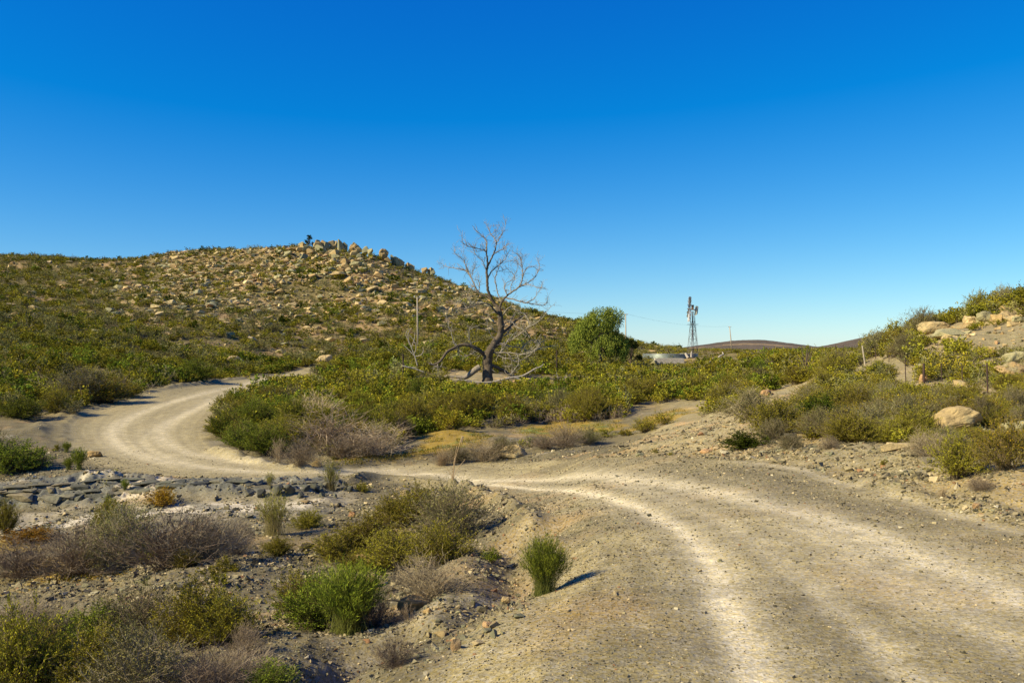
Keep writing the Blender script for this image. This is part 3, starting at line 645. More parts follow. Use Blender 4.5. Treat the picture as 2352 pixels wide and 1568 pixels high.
def tree_piece(kind, pts, slope):
    pts = np.array(pts, float)
    if placed:
        pl = np.array(placed); k = np.argmin(np.hypot(pl[:, 0] - pts[0, 0], pl[:, 1] - pts[0, 1])); d0 = pl[k, 2]
    else: d0 = 0
    q = smooth_line(np.column_stack([pts, np.zeros(len(pts))]), 2)
    s = np.concatenate([[0], np.cumsum(np.hypot(*np.diff(q[:, :2], axis=0).T))]) * SC
    dy = d0 + slope * s + .12 * np.sin(s * 1.9 + trg.uniform(0, 6)) * (s > 0)
    P = np.array([tp(a, b, d) for (a, b), d in zip(q[:, :2], dy)]) - tb
    P[1:-1] += trg.normal(size=P[1:-1].shape) * .02
    R = q[:, 2] * SC * (.95 if kind == 'trunk' else .82) + .004
    if kind != 'trunk': R = np.maximum(R, .015)
    for (a, b), d in zip(q[:, :2], dy): placed.append((a, b, d))
    G = Geo(); t = np.clip((q[:, 2] - 3) / 7, 0, 1)[:, None]; cc = K_BARK * t + K_MIDW * (1 - t) if pts[:, 1].mean() < 800 or pts[0, 2] > 12 else K_BARK * t + K_BLEACH * .8 * (1 - t)
    if kind == 'trunk':
        an = np.arange(len(P)); G.tube(P, R, 14, cc)
        V = G.V[0].copy(); n = len(P) * 14; ang = np.tile(np.arange(14), len(P)); rad = V[:n] - np.repeat(P, 14, 0)
        V[:n] = np.repeat(P, 14, 0) + rad * (1 + .13 * np.sin(ang * 2.7 + np.repeat(an, 14) * .35) + .06 * trg.normal(size=n))[:, None]; G.V[0] = V
    else: G.tube(P, R, 7 if R[0] > .06 else 5, cc)
    # twigs
    if kind != 'trunk':
        thin = np.where(q[:, 2] < 7.5)[0]
        for i in thin:
            if i == 0 or trg.rand() > (.9 if q[i, 2] < 5 else .5): continue
            tan = P[min(i + 1, len(P) - 1)] - P[i - 1]; tan /= np.linalg.norm(tan) + 1e-9
            for _ in range(trg.randint(1, 3)):
                d = tan * .8 + trg.normal(size=3) * .6 + np.array([0, 0, .25]); d /= np.linalg.norm(d); L = trg.uniform(.25, 1.15)
                pv = [P[i]]; cur = d.copy()
                bend = trg.normal(size=3) * .28 + np.array([0, 0, .12])
                for s_ in range(6): cur = cur + bend * .35 + trg.normal(size=3) * .12; cur /= np.linalg.norm(cur); pv.append(pv[-1] + cur * L / 6)
                r0 = min(R[i] * .55, .022)
                G.tube(np.array(pv), np.linspace(r0, .008, 7), 4, K_BLEACH * trg.uniform(.5, 1.05), cap=False)
                if trg.rand() < .7:
                    b0 = pv[3]; d2 = cur + trg.normal(size=3) * .6; d2 /= np.linalg.norm(d2)
                    G.tube(np.array([b0, b0 + d2 * L * .2 + trg.normal(size=3) * .03, b0 + d2 * L * .42]), [.011, .009, .006], 3, K_BLEACH, cap=False)
    o = G.build(kind, M_wood, tree, smooth=True); return o
tree_piece('trunk', TREE['trunk'][0], 0.0)
for k, p in enumerate(TREE['limb']): tree_piece('limb', p, [(0), .25, -.4, .3, .4, -.15, .5, -.4, .1, -.5, .3, -.3, -.45, .4, -.5, -.3, -.35, .2][k])
for k, p in enumerate(TREE['branch']): tree_piece('branch', p, trg.uniform(-.5, .5))

def fallen(name, pts, dy, label, colr, group=None, twigs=0, parts=True):
    pts = np.array(pts, float); q = smooth_line(pts, 2)
    P = np.array([tp(a, b, dy) for a, b in q[:, :2]]); base = P[len(P) // 2].copy(); base[2] = g1(base[0], base[1])
    G = Geo(); G.tube(P - base, q[:, 2] * SC + .01, 7, colr)
    G2 = G
    if twigs:
        for _ in range(twigs):
            i = trg.randint(1, len(P) - 1); d = trg.normal(size=3) * np.array([1, .6, .5]) + np.array([0, 0, .25]); d /= np.linalg.norm(d); L = trg.uniform(.3, 1.0)
            G2.tube(np.array([P[i], P[i] + d * L * .5 + trg.normal(size=3) * .05, P[i] + d * L + trg.normal(size=3) * .1]) - base, [.02, .015, .008], 4, colr, cap=False)
    o = G.build(name, M_wood, None, True, tuple(base)); tag(o, label, 'branch', group)
fallen('fallen_limb', [(670,1287,24),(640,1302,25),(590,1345,22),(540,1380,18),(490,1372,10),(400,1368,6),(350,1370,4)], -.6, 'thick broken grey limb leaning down left of the dead tree trunk', K_MIDW * .8, None, 6)
fallen('fallen_branch', [(480,1392,6),(580,1405,6),(650,1420,6),(770,1415,7),(850,1395,8),(930,1375,9),(1010,1370,8),(1070,1340,7),(1130,1300,6),(1180,1285,4),(1200,1262,2)], -1.6, 'long pale fallen branch lying across the foot of the dead tree', K_BLEACH * .75, None, 14)
fallen('fallen_branch', [(960,1375,7),(1020,1400,7),(1060,1430,6),(1100,1455,4)], -1.8, 'short forked pale branch on the ground right of the dead tree', K_BLEACH * .8, None, 5)
fallen('fallen_branch', [(1130,1440,5),(1200,1455,5),(1260,1445,5),(1330,1400,4),(1372,1385,2)], -1.2, 'bleached tangle of fallen branch tips farthest right of the dead tree', K_BLEACH, None, 16)
fallen('fallen_branch', [(20,1278,4),(70,1290,5),(125,1302,4),(200,1330,3)], -.5, 'thin white fallen branch in the bushes far left of the dead tree', K_BLEACH, None, 5)
# small dead sapling left of the tree
sb = tp(145, 1272, 1); G = Geo()
for pts in [[(145,1275,5),(125,1200,4),(95,1125,3.5),(70,1060,3),(65,1010,2),(95,960,1)],[(125,1200,3),(80,1150,3),(30,1105,2)],[(125,1200,3),(180,1190,3),(198,1150,2),(190,1120,1)],[(95,1125,3),(120,1060,2),(125,1000,1)],[(120,1180,3),(140,1120,2),(110,1050,1.5),(55,1000,1)],[(80,1100,2),(60,1050,2),(45,1000,1.5),(80,965,1)]]:
    q = smooth_line(pts, 2); G.tube(np.array([tp(a, b, 1) for a, b in q[:, :2]]) - sb, q[:, 2] * SC * .8 + .012, 5, K_BLEACH * .9, cap=False)
o = G.build('dead_sapling', M_wood, None, True, tuple(sb)); tag(o, 'small pale dead sapling with curved bare stems left of the dead tree', 'sapling')

# ------------------------------------------------------------------ green weeping tree
def leafy_tree(name, u, vb, D_, Wm, Hm, label, nleaf, colA, colB, seed, droop=.55, leaf=.2, trunk_r=.22, crown_z=.12, sparse=False):
    Xb = (u - U0) / F * D_; zb = g1(Xb, D_); rg = np.random.RandomState(seed)
    t = link(name, None, loc=(Xb, D_, zb)); tag(t, label, 'tree')
    nL = 9; G = Geo(); G.tube(np.array([[0, 0, -.2], [.05, 0, Hm * .12], [-.05, .05, Hm * .28]]), [trunk_r * 1.3, trunk_r, trunk_r * .85], 9, (.14, .10, .07)); G.build('trunk', M_wood, t, True)
    G = Geo(); lobes = []
    for k in range(nL + 9):
        a = k * 2.4 + rg.uniform(-.3, .3); e = rg.uniform(.1, 1); rr = Wm * .5 * (.25 + .62 * math.sqrt(1 - e * .75)) * rg.uniform(.8, 1.05); z = Hm * ((.28 if crown_z > .05 else .17) + (.62 if crown_z > .05 else .70) * e)
        c = np.array([rr * math.cos(a) * (1 - .5 * e), rr * math.sin(a) * (1 - .5 * e), z])
        lobes.append((c, rg.uniform(.11, .20) * Wm))
        m = np.array([c[0] * .35, c[1] * .35, Hm * (.28 + .35 * e)]); G.tube(bez(np.array([[-.05, .05, Hm * .24]]), m[None], c[None], 6)[0], np.linspace(trunk_r * .5, .03, 6), 5, (.16, .12, .08), cap=False)
    G.build('limbs', M_wood, t, True)
    Vs = []; n = nleaf // len(lobes)
    G = Geo()
    for c, r in lobes:
        d = rg.normal(size=(n, 3)); d /= np.linalg.norm(d, axis=1, keepdims=True); rad = r * rg.uniform(.35, 1.05, n)[:, None] ** .6
        P = c + d * rad * np.array([1, 1, .8]); m = fbm(P[:, 0] + seed, P[:, 1] + P[:, 2] * 1.7, .9, 2, seed) > (.0 if not sparse else 0)
        P = P[m]; P[:, 2] -= droop * rg.uniform(0, 1, len(P)) ** 2 * Hm * .22 * (np.hypot(P[:, 0], P[:, 1]) / (Wm * .5))
        P = P[P[:, 2] > Hm * crown_z * rg.uniform(.5, 1.8, len(P))]
        f = rg.uniform(0, 1, len(P))[:, None]; V, Q, K_ = leaf_quads(P, rg.normal(size=P.shape) * .45 + np.array([0, 0, -1.0 if droop > .3 else .4]), leaf * rg.uniform(.6, 1.3, len(P)), leaf * .38, np.array(colA) * f + np.array(colB) * (1 - f), rg)
        G.add(V, Q, None, K_)
    G.build('crown', M_leaf, t); return t
TG = 122
leafy_tree('pepper_tree', 600, 366, TG, 9.8, 8.9, 'round bushy green tree with drooping foliage between dead tree and windmill', 60000, (.29, .31, .05), (.09, .12, .018), 5, .75, .25, .22, .01)
leafy_tree('small_tree', 631, 362, 128, 3.6, 4.4, 'smaller dark tree tucked against the right side of the drooping green tree', 6000, (.06, .085, .02), (.025, .045, .01), 8, .2, .2, .12)
leafy_tree('scraggly_tree', 806, 362, 66, 2.6, 2.75, 'thin scraggly young tree with open crown right of the windmill', 900, (.13, .15, .04), (.07, .09, .03), 11, 0, .11, .05, .45, True)
leafy_tree('hilltop_bush', 309, 246, 254, 3.3, 3.8, 'dark round bush among the rocks on top of the hill', 3000, (.035, .055, .012), (.016, .03, .008), 14, 0, .28, .1, .02)

# ------------------------------------------------------------------ windmill
WY = 155.; WU = 692.6
wx = (WU - U0) / F * WY; wz = g1(wx, WY)
def wz_of(v): return CZ + (HOR - v) / F * WY - wz
ppm = WY / F
wm = link('windmill', None, loc=(wx, WY, wz)); tag(wm, 'steel farm windmill on a lattice tower with many bladed wheel', 'windmill')
top = wz_of(311.0); steel = (.075, .055, .05); bw = .95; rw = .16; YAW = .35
def leg_at(sx, sy, z): f = z / top; h = bw * (1 - f) + rw * f; a = .38; x, y = sx * h * .78, sy * h * .78; return np.array([x * math.cos(a) - y * math.sin(a), x * math.sin(a) + y * math.cos(a), z])
cor = [(-1, -1), (1, -1), (1, 1), (-1, 1)]
for sx, sy in cor:
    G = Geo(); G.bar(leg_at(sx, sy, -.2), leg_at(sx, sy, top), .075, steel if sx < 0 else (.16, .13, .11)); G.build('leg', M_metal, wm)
for kz in [0.02, .2, .41, .6]:
    G = Geo(); z = top * kz + .1
    for q in range(4): G.bar(leg_at(*cor[q], z), leg_at(*cor[(q + 1) % 4], z), .07, steel)
    G.build('girt', M_metal, wm)
G = Geo()
for z0, z1 in [(.02, .2), (.2, .41), (.41, .6), (.6, .8)]:
    for q in range(4):
        a, b = cor[q], cor[(q + 1) % 4]; G.bar(leg_at(*a, top * z0 + .1), leg_at(*b, top * z1 + .1), .035, steel)
        G.bar(leg_at(*b, top * z0 + .1), leg_at(*a, top * z1 + .1), .035, steel)
G.build('bracing', M_metal, wm)
G = Geo(); zpl = wz_of(324)
for q in np.linspace(-.75, .75, 7): G.box((q, 0, zpl), (.18, 1.3, .05), (.1, .09, .09))
G.build('platform', M_metal, wm)
G = Geo(); G.bar((0, 0, .2), (0, 0, top), .07, (.12, .1, .1)); G.bar((0, 0, top * .45), (0, 0, top * .6), .16, (.1, .1, .12)); G.build('pump_rod', M_metal, wm)
G = Geo()
for q in np.arange(.3, top * .9, .32): a = leg_at(1, -1, q); G.bar(a - np.array([.14, 0, 0]), a + np.array([.14, 0, 0]), .035, steel)
a0, a1 = leg_at(1, -1, .1), leg_at(1, -1, top * .92)
for s_ in (-.14, .14): G.bar(a0 + [s_, 0, 0], a1 + [s_, 0, 0], .03, steel)
G.build('ladder', M_metal, wm)
G = Geo(); G.box((0, 0, wz_of(307.6)), (.34, .34, .72), (.30, .17, .08)); G.box((0, 0, wz_of(305.3)), (.40, .40, .28), (.07, .06, .06)); G.box((0, 0, wz_of(309.3)), (1.0, .16, .12), (.22, .10, .06)); G.build('gearbox', M_metal, wm)
# wheel, its axle pointing left, seen nearly edge on
wc = np.array([(689.2 - WU) * ppm, 0, wz_of(308.8)]); RW = 2.18; ya = math.radians(186); ax = np.array([-1.0, .085, .06]); ax /= np.linalg.norm(ax)
e1 = np.cross(ax, [0, 0, 1.0]); e1 /= np.linalg.norm(e1); e2 = np.cross(e1, ax)
wheel = link('wheel', None, wm, loc=tuple(wc)); 
G = Geo(); G.bar(-ax * .75, ax * .18, .14, (.2, .12, .07)); G.bar(-ax * .12, ax * .14, .3, (.2, .12, .07), 8); G.build('hub', M_metal, wheel)
for rr in (RW * .48, RW * .86):
    an = np.linspace(0, 2 * math.pi, 37); G = Geo(); G.tube(np.array([(e1 * math.cos(a) + e2 * math.sin(a)) * rr for a in an]), np.full(37, .022), 4, steel, cap=False); G.build('rim', M_metal, wheel)
for k in range(18):
    a = k * 2 * math.pi / 18
    if k in (14, 15): continue
    d = e1 * math.cos(a) + e2 * math.sin(a); tv = -e1 * math.sin(a) + e2 * math.cos(a); tw = tv * math.cos(.62) + ax * math.sin(.62); nn = np.cross(d, tw)
    r0, r1 = RW * .4, RW; w0, w1 = .17, .33; V = []
    for r_, w_ in ((r0, w0), (r1, w1)):
        for s_, b_ in ((-1, 0), (0, .045), (1, 0)): V.append(d * r_ + tw * w_ * s_ + nn * b_)
    V2 = [v - nn * .015 for v in V]
    G = Geo(); G.add(V + V2, [[0, 1, 4, 3], [1, 2, 5, 4], [6, 9, 10, 7], [7, 10, 11, 8], [0, 3, 9, 6], [2, 8, 11, 5], [0, 6, 7, 1], [1, 7, 8, 2], [3, 4, 10, 9], [4, 5, 11, 10]], None, (.33, .33, .32)); G.build('blade', M_zinc, wheel)
G = Geo()
for k in range(6): a = k * math.pi / 3; d = e1 * math.cos(a) + e2 * math.sin(a); G.bar(d * .1, d * RW * .86, .04, steel)
G.build('spoke', M_metal, wheel)
tv_ = link('tail', None, wm, loc=((696.2 - WU) * ppm, 0, wz_of(310)))
G = Geo(); G.bar(((-3.2) * ppm, 0, .1), (0, 0, 0), .07, steel); G.bar(((-3.2) * ppm, 0, -.25), (0, 0, -.1), .05, steel); G.build('tail_bone', M_metal, tv_)
G = Geo(); pts = [(-.12, 0, .75), (.03, -.5, .8), (.12, -1.5, .62), (.1, -1.5, -.62), (0, -.5, -.85), (-.14, 0, -.75)]; pts = [(p[0] + p[2] * .1, p[1] * .9 + .5, p[2]) for p in pts]
V = [np.array(p) for p in pts] + [np.array(p) + np.array([.03, .005, 0]) for p in pts]
G.add(V, [[0, 1, 4, 5], [1, 2, 3, 4], [11, 10, 7, 6], [10, 9, 8, 7]] + [[q, (q + 1) % 6, 6 + (q + 1) % 6, 6 + q][::-1] for q in range(6)], None, (.6, .57, .42)); G.build('vane', M_zinc, tv_)

# reservoir and trough
rx0, ry, rz0 = gp(675, 358.6); Rr_ = 28 / F * ry; Hr = 5.0 / F * ry
res = link('reservoir', None, loc=(rx0, ry + Rr_, rz0)); tag(res, 'round corrugated iron water reservoir behind the windmill foot', 'reservoir')
nA = 72; nz_ = 37; an = np.linspace(0, 2 * math.pi, nA, endpoint=False); zz = np.linspace(-.5, Hr, nz_); G = Geo()
V = [[(Rr_ + .03 * math.cos(zq * 2 * math.pi / .15) - (0 if o_ else .05)) * math.cos(a), (Rr_ + .03 * math.cos(zq * 2 * math.pi / .15) - (0 if o_ else .05)) * math.sin(a), zq] for o_ in (1, 0) for zq in zz for a in an]
Q = []
for k in range(nz_ - 1):
    for a in range(nA):
        b = (a + 1) % nA; Q.append([k * nA + a, k * nA + b, (k + 1) * nA + b, (k + 1) * nA + a]); o_ = nz_ * nA; Q.append([o_ + k * nA + b, o_ + k * nA + a, o_ + (k + 1) * nA + a, o_ + (k + 1) * nA + b])
for a in range(nA): b = (a + 1) % nA; k = (nz_ - 1) * nA; Q.append([k + a, k + b, nz_ * nA + k + b, nz_ * nA + k + a])
G.add(V, Q, None, (.22, .25, .22)); G.build('wall', M_zinc, res, True)
G = Geo(); G.tube(np.array([[Rr_ * math.cos(a), Rr_ * math.sin(a), Hr] for a in np.linspace(0, 2 * math.pi, 73)]), np.full(73, .05), 6, (.3, .3, .28), cap=False); G.build('rim', M_zinc, res)
G = Geo(); G.add([[ (Rr_ - .06) * math.cos(a), (Rr_ - .06) * math.sin(a), Hr * .55] for a in an], None, [[0, q, q + 1] for q in range(1, nA - 1)], (.05, .07, .06)); G.build('water', M_zinc, res)
tx, ty_, tz = gp(669, 363.4)
tr_ = link('water_trough', None, loc=(tx, ty_, tz), rz=.03); tag(tr_, 'long low whitewashed concrete trough in front of the iron reservoir', 'trough')
for nm, c, d in [('wall', (0, -.5, .3), (4.4, .12, 1.0)), ('wall', (0, .5, .3), (4.4, .12, 1.0)), ('end_wall', (-2.14, 0, .3), (.12, .88, .995)), ('end_wall', (2.14, 0, .3), (.12, .88, .995)), ('floor', (0, 0, 0), (4.16, .88, .1))]:
    G = Geo(); G.box(c, d, (.45, .40, .32)); ob = G.build(nm, M_plaster, tr_); bv = ob.modifiers.new('b', 'BEVEL'); bv.width = .02
def log_(name, pts, D_, label, colr=(.42, .36, .28), r=.16):
    P = np.array([[(a - U0) / F * D_, D_ + k * .25, CZ + (HOR - b) / F * D_] for k, (a, b) in enumerate(pts)]); base = P[0].copy(); G = Geo(); q = smooth_line(P - base, 2); G.tube(q, np.linspace(r, r * .55, len(q)), 7, colr); o = G.build(name, M_wood, None, True, tuple(base)); tag(o, label, 'log')
log_('dead_log', [(688.2, 357.5), (686.8, 355), (686.0, 352.8)], 150, 'pale leaning stump beside the windmill foot, left one', r=.28)
log_('dead_log', [(691.3, 357.2), (691.5, 354.5), (692.2, 351)], 150.5, 'pale upright stump against the windmill leg', r=.2)
log_('dead_log', [(718.5, 357.5), (720, 355.6), (723.8, 354.2), (724.6, 353.6), (723.8, 351.6)], 146, 'pale twisted dead log sticking up from the bushes right of the windmill', r=.17)
log_('dead_log', [(704.5, 366.5), (706, 364.5), (709, 362.5), (712, 360.5)], 118, 'grey crooked log in the bushes below the windmill', r=.17)
log_('dead_log', [(680, 362.5), (684, 361.8), (690, 361.5)], 150, 'low pale log right of the whitewashed trough', r=.25)
log_('dead_log', [(652, 361.2), (654, 362.4), (656.5, 363.6)], 154, 'small pale log at the left end of the trough', r=.2)
log_('dead_log', [(717, 364.6), (719.5, 362.5), (721, 361)], 125, 'short forked grey log in scrub right below the windmill', r=.2)

# ------------------------------------------------------------------ telephone poles and wire
poles = []
def pole(u, vt, D_, u2, label, r=.11):
    Xb = (u2 - U0) / F * D_; zb = g1(Xb, D_); Xt = (u - U0) / F * D_; zt = CZ + (HOR - vt) / F * D_
    p = link('telephone_pole', None, loc=(Xb, D_, zb)); tag(p, label, 'pole', 'telephone poles along the valley')
    G = Geo(); G.tube(np.array([[0, 0, -.4], [(Xt - Xb) * .5, 0, (zt - zb) * .5], [Xt - Xb, 0, zt - zb]]), [r * 1.15, r, r * .85], 8, (.42, .35, .25)); G.build('post', M_wood, p, True)
    h = np.array([Xt - Xb, 0, zt - zb - .12]); G = Geo(); G.box(h, (.95, .1, .1), (.30, .24, .17)); G.build('crossarm', M_wood, p)
    for s in (-.42, .42): G = Geo(); G.tube(np.array([h + [s, 0, .05], h + [s, 0, .12], h + [s, 0, .2], h + [s, 0, .27]]), [.03, .06, .07, .03], 8, (.75, .75, .72)); G.build('insulator', M_plaster, p, True)
    poles.append(np.array([Xt, D_, zt + .05]))
pole(417.2, 296.5, 130, 417.8, 'tall pale wooden telephone pole in front of the hill left of the dead tree')
pole(625.6, 313.5, 190, 626.0, 'telephone pole rising behind the drooping green tree', .12)
pole(729.6, 326.0, 262, 732.0, 'telephone pole standing alone on the plain right of the windmill', .14)
pole(792.0, 345.6, 1000, 792.0, 'tiny telephone pole far off before the low brown hills', .25)
def wire(a, b, sag, lab):
    t = np.linspace(0, 1, 25)[:, None]; P = a * (1 - t) + b * t; P[:, 2] -= sag * 4 * (t * (1 - t))[:, 0]; m = P[0].copy(); G = Geo(); G.tube(P - m, np.full(25, .010), 4, (.3, .3, .3)); o = G.build('telephone_wire', M_metal, None, False, tuple(m)); tag(o, lab, 'wire', 'telephone wires')
wire(poles[0], poles[1], .8, 'thin telephone wire from the left pole to the pole behind the green tree')
wire(poles[1], poles[2], 1.0, 'thin telephone wire passing behind the windmill between two poles')

# ------------------------------------------------------------------ fence on the right bank
FP = [(835.7,344.5,352,.07,0,'thick dark iron fence post, farthest left on the right bank'),(843.5,344.5,351.5,.025,0,'thin fence dropper just right of the farthest thick dark post'),(852.2,344.5,352.6,.025,0,'thin fence dropper left of the pale leaning wooden post'),
 (862.2,345,364.3,.05,3.6,'pale leaning wooden fence post on the right bank'),(875,346,358.5,.025,1,'thin rusty fence dropper just right of the pale leaning post'),(889,354,362,.025,0,'short rusty fence dropper half hidden in bushes, right bank'),
 (905,356.6,381.5,.022,1,'tall thin rusty dropper left of the thick dark post by an orange rock'),(923.7,363,383.4,.055,0,'thick dark iron fence post with an orange rock at its foot'),(941.3,363,381,.022,.3,'thin rusty dropper right of the thick post with the orange rock'),
 (962,364,384.7,.022,.5,'thin rusty dropper, second from the right in the fence'),(986.9,362.4,393.6,.03,1.0,'tall thin fence post farthest right on the bank')]
fpts = []
for u, vt, vb, r, lean, lab in FP:
    x, y, z = gp(u + lean, vb); zt = CZ + (HOR - vt) / F * y; xt = (u - U0) / F * y; wood = lean > 3
    G = Geo(); G.tube(np.array([[0, 0, -.3], [(xt - x), 0, zt - z]]), [r, r * .9], 6, (.45, .38, .28) if wood else (.075, .04, .028)); 
    o = G.build('fence_post', M_wood if wood else M_metal, None, False, (x, y, z)); tag(o, lab, 'fence post', 'fence posts on the right bank')
    fpts.append((np.array([x, y, z]), np.array([xt, y, zt])))
for h in (.35, .62, .9):
    G = Geo(); P = np.array([a * (1 - h) + b * h for a, b in fpts]); m = P[0].copy(); G.tube(P - m, np.full(len(P), .0022), 3, (.2, .17, .14)); o = G.build('fence_wire', M_metal, None, False, tuple(m))
    tag(o, {.35: 'lowest', .62: 'middle', .9: 'top'}[h] + ' strand of thin wire along the right bank fence', 'wire', 'fence wires')
for u, vt, vb, lab in [(667.5 * .25 + 400, 0, 0, '')] if False else [(403.0, 353.5, 365, 'short dark fence post in the thicket left of the dead tree'), (556.8, 349.5, 355.5, 'short dark fence post between the dead tree and the green tree')]:
    D_ = 84 if u < 450 else 100; x = (u - U0) / F * D_; z0 = CZ + (HOR - vb) / F * D_; zt = CZ + (HOR - vt) / F * D_; zg = g1(x, D_); G = Geo(); G.tube(np.array([[0, 0, -.2], [0, 0, zt - zg]]), [.09, .08], 6, (.06, .04, .03)); o = G.build('fence_post', M_wood, None, False, (x, D_, zg)); tag(o, lab, 'fence post')

# ------------------------------------------------------------------ hero boulders and stones (display coordinates, width, height in display px)
HERO_R = [ # x, base y, w, h, flat, colour, label
 (1178,1053,66,32,.5,0,'flat tan boulder beside the road at the drift',5), (950,1405,100,44,.5,1,'rounded ochre boulder in the ditch below the grey bush',17), (825,1308,62,34,.6,1,'pointed tan rock leaning under the yellow green bush',9),
 (845,1350,44,34,.6,1,'ochre rock half buried above the rounded ditch boulder',22), (1048,1497,52,32,.5,5,'small reddish rock on the gravel shoulder at the bottom',31), (1212,1391,38,18,.5,5,'small pinkish slab beside the bright green broom bush',33),
 (2213,990,108,58,.75,0,'big sandstone boulder among bushes on the right bank',12), (1765,908,52,22,.45,5,'smooth pinkish boulder on top of the gravel mound',14), (1628,1040,66,22,.4,5,'flat pinkish boulder at the road edge by the dark green bush',16),
 (2345,1000,70,38,.6,2,'grey lichened boulder at the right edge of the picture',19), (2335,862,76,34,.55,1,'orange flat boulder high at the right edge',23), (2340,832,50,28,.7,2,'pale boulder above the orange one at the right edge',25), (2122,880,22,26,.8,5,'small orange rock at the foot of the thick dark fence post',27),
 (2248,1172,22,16,.8,5,'small pink stone on the road edge at the foot of the bank',37), (2282,1178,18,12,.8,2,'small grey stone right of the pink one at the road edge',39), (214,1050,38,16,.45,1,'flat orange stone left of the road bend beside the round green bush',41),
 (932,1137,24,14,.7,0,'pale tan stone above the olive bush clump',43), (746,833,34,20,.6,0,'tan boulder at the far end of the left road, right one',45), (708,833,30,10,.35,5,'flat orange slab at the far end of the left road, left one',47),
 (695,1128+30,54,10,.3,1,'flat tan slab lying in the dry creek',49), (1120,1438,26,13,.5,5,'flat dark red stone in the rubble under the rounded boulder',51), (1160,1388,24,14,.5,0,'small tan stone between the ditch and the broom bush',53), (965,1240-95,30,16,.6,1,'pale rock showing through the olive clump',55),
 (1655,1290,12,7,.6,2,'small grey stone on the wheel track',57), (1322,1282,14,6,.5,5,'small orange stone right of the broom bush',59), (880,1195-3,36,14,.5,0,'buried tan rock edge left of the olive clump',61),
 (1470,1048,20,9,.6,4,'small grey stone at the road edge right of the flat tan boulder',63), (2150,762,74,30,.5,0,'big cracked sandstone block on the right bank skyline, left of the pale rock row',71), (2196,780,50,18,.4,3,'flat pale slab right below the cracked skyline block',72), (2118,765,30,26,.8,1,'upright tan block touching the left side of the cracked skyline block',73),
 (2232,742,40,20,.6,0,'pale cracked block, leftmost of the row high on the right bank',74), (2268,738,40,26,.7,2,'pale cracked block, middle of the row high on the right bank',75), (2308,736,42,24,.7,0,'pale cracked block, third of the row high on the right bank',76), (2345,742,40,24,.6,2,'pale cracked block, rightmost of the row high on the right bank',77)]
heroV = []
for x, yb, w_, h_, fl, c, lab, sdv in HERO_R:
    if not w_: continue
    X0, Y0, Z0 = dgp(x, yb); wm_ = w_ / 2.297 / F * Y0; hm_ = h_ / 2.297 / F * Y0
    V, T = boulder(sdv, fl, .02 if w_ > 60 else 0)
    ex = V.max(0) - V.min(0); V = V / ex; V = V * np.array([wm_, wm_ * .8, hm_ * 1.2]); V -= np.array([0, 0, V[:, 2].min()]); V[:, 2] -= hm_ * .28
    me = mesh_np('boulder', V, None, T, np.tile(ROCKCOL[c], (len(V), 1)), M_rock, False)
    o = link('boulder', me, None, (X0, Y0 + wm_ * .3, g1(X0, Y0 + wm_ * .3)), 0); tag(o, lab, 'boulder'); heroV.append((X0, Y0, wm_))

# outcrop of stacked rocks on the hill crest; survey in the 2352-wide crest sheet
def crest(x, y): return (1050 + x / 3.36) / 4, (900 + y / 3.36) / 4
OUT = [(535,235,85,24,2),(530,275,75,60,1),(515,330,100,60,0),(590,320,90,80,4),(735,215,80,36,1),(750,260,110,60,0),(765,305,100,75,2),(825,215,80,30,1),(860,265,90,70,4),(920,225,80,36,0),(960,300,110,60,1),(975,255,70,80,0),
 (1045,205,66,34,4),(1050,250,90,70,0),(1075,300,80,60,2),(960,370,120,70,0),(985,420,100,60,2),(1110,270,60,80,4),(1230,238,50,26,4),(1245,268,140,34,1),(1250,300,150,34,0),(1245,345,150,60,1),(1240,395,110,80,0),(1300,420,70,70,4),(1100,490,110,70,1),(1130,545,110,90,1),(1160,600,80,60,0),
 (1630,385,180,120,1),(1740,425,50,60,4),(1690,440,90,50,1),(1820,445,110,40,0),(1860,480,90,50,1),(1945,515,56,34,1),(2000,535,80,36,0),(2180,580,80,26,1),(2250,580,70,30,0),(2290,610,60,50,4),(1450,335,70,40,2),(1390,310,90,50,4),
 (300,300,80,50,0),(230,360,80,50,2),(90,310,90,30,1),(20,330,80,40,1),(420,325,100,50,1),(350,390,100,80,2),(560,430,110,70,4),(310,475,110,50,1),(500,490,70,60,2),(640,350,80,70,1),(730,410,60,50,2),(950,470,100,60,0),(1240,480,160,60,0),(1270,520,150,60,2),(900,590,150,60,2),(1000,650,200,60,0),
 (1350,590,140,50,2),(1570,660,120,80,1),(1640,370,60,40,1),(1470,850,300,60,0),(2060,890,260,60,0),(1780,830,110,80,1),(1410,740,160,60,0),(1010,940,170,45,0),(1310,940,110,50,0),(1320,1000,120,50,0),(1640,980,140,60,1),(1610,1040,120,70,0),(1930,1050,140,90,0),(780,960,80,60,2),(1150,730,160,80,1),(270,760,90,60,0),(680,680,110,50,1),(240,890,140,60,1),(1770,910,70,60,1),(1430,1000,80,50,1),(1050,1000,120,40,1),(1100,1090,100,40,0),(2200,780,90,50,0),(2200,840,100,30,0),(1530,620,70,50,0),(2060,740,60,60,2)]
onames = 0
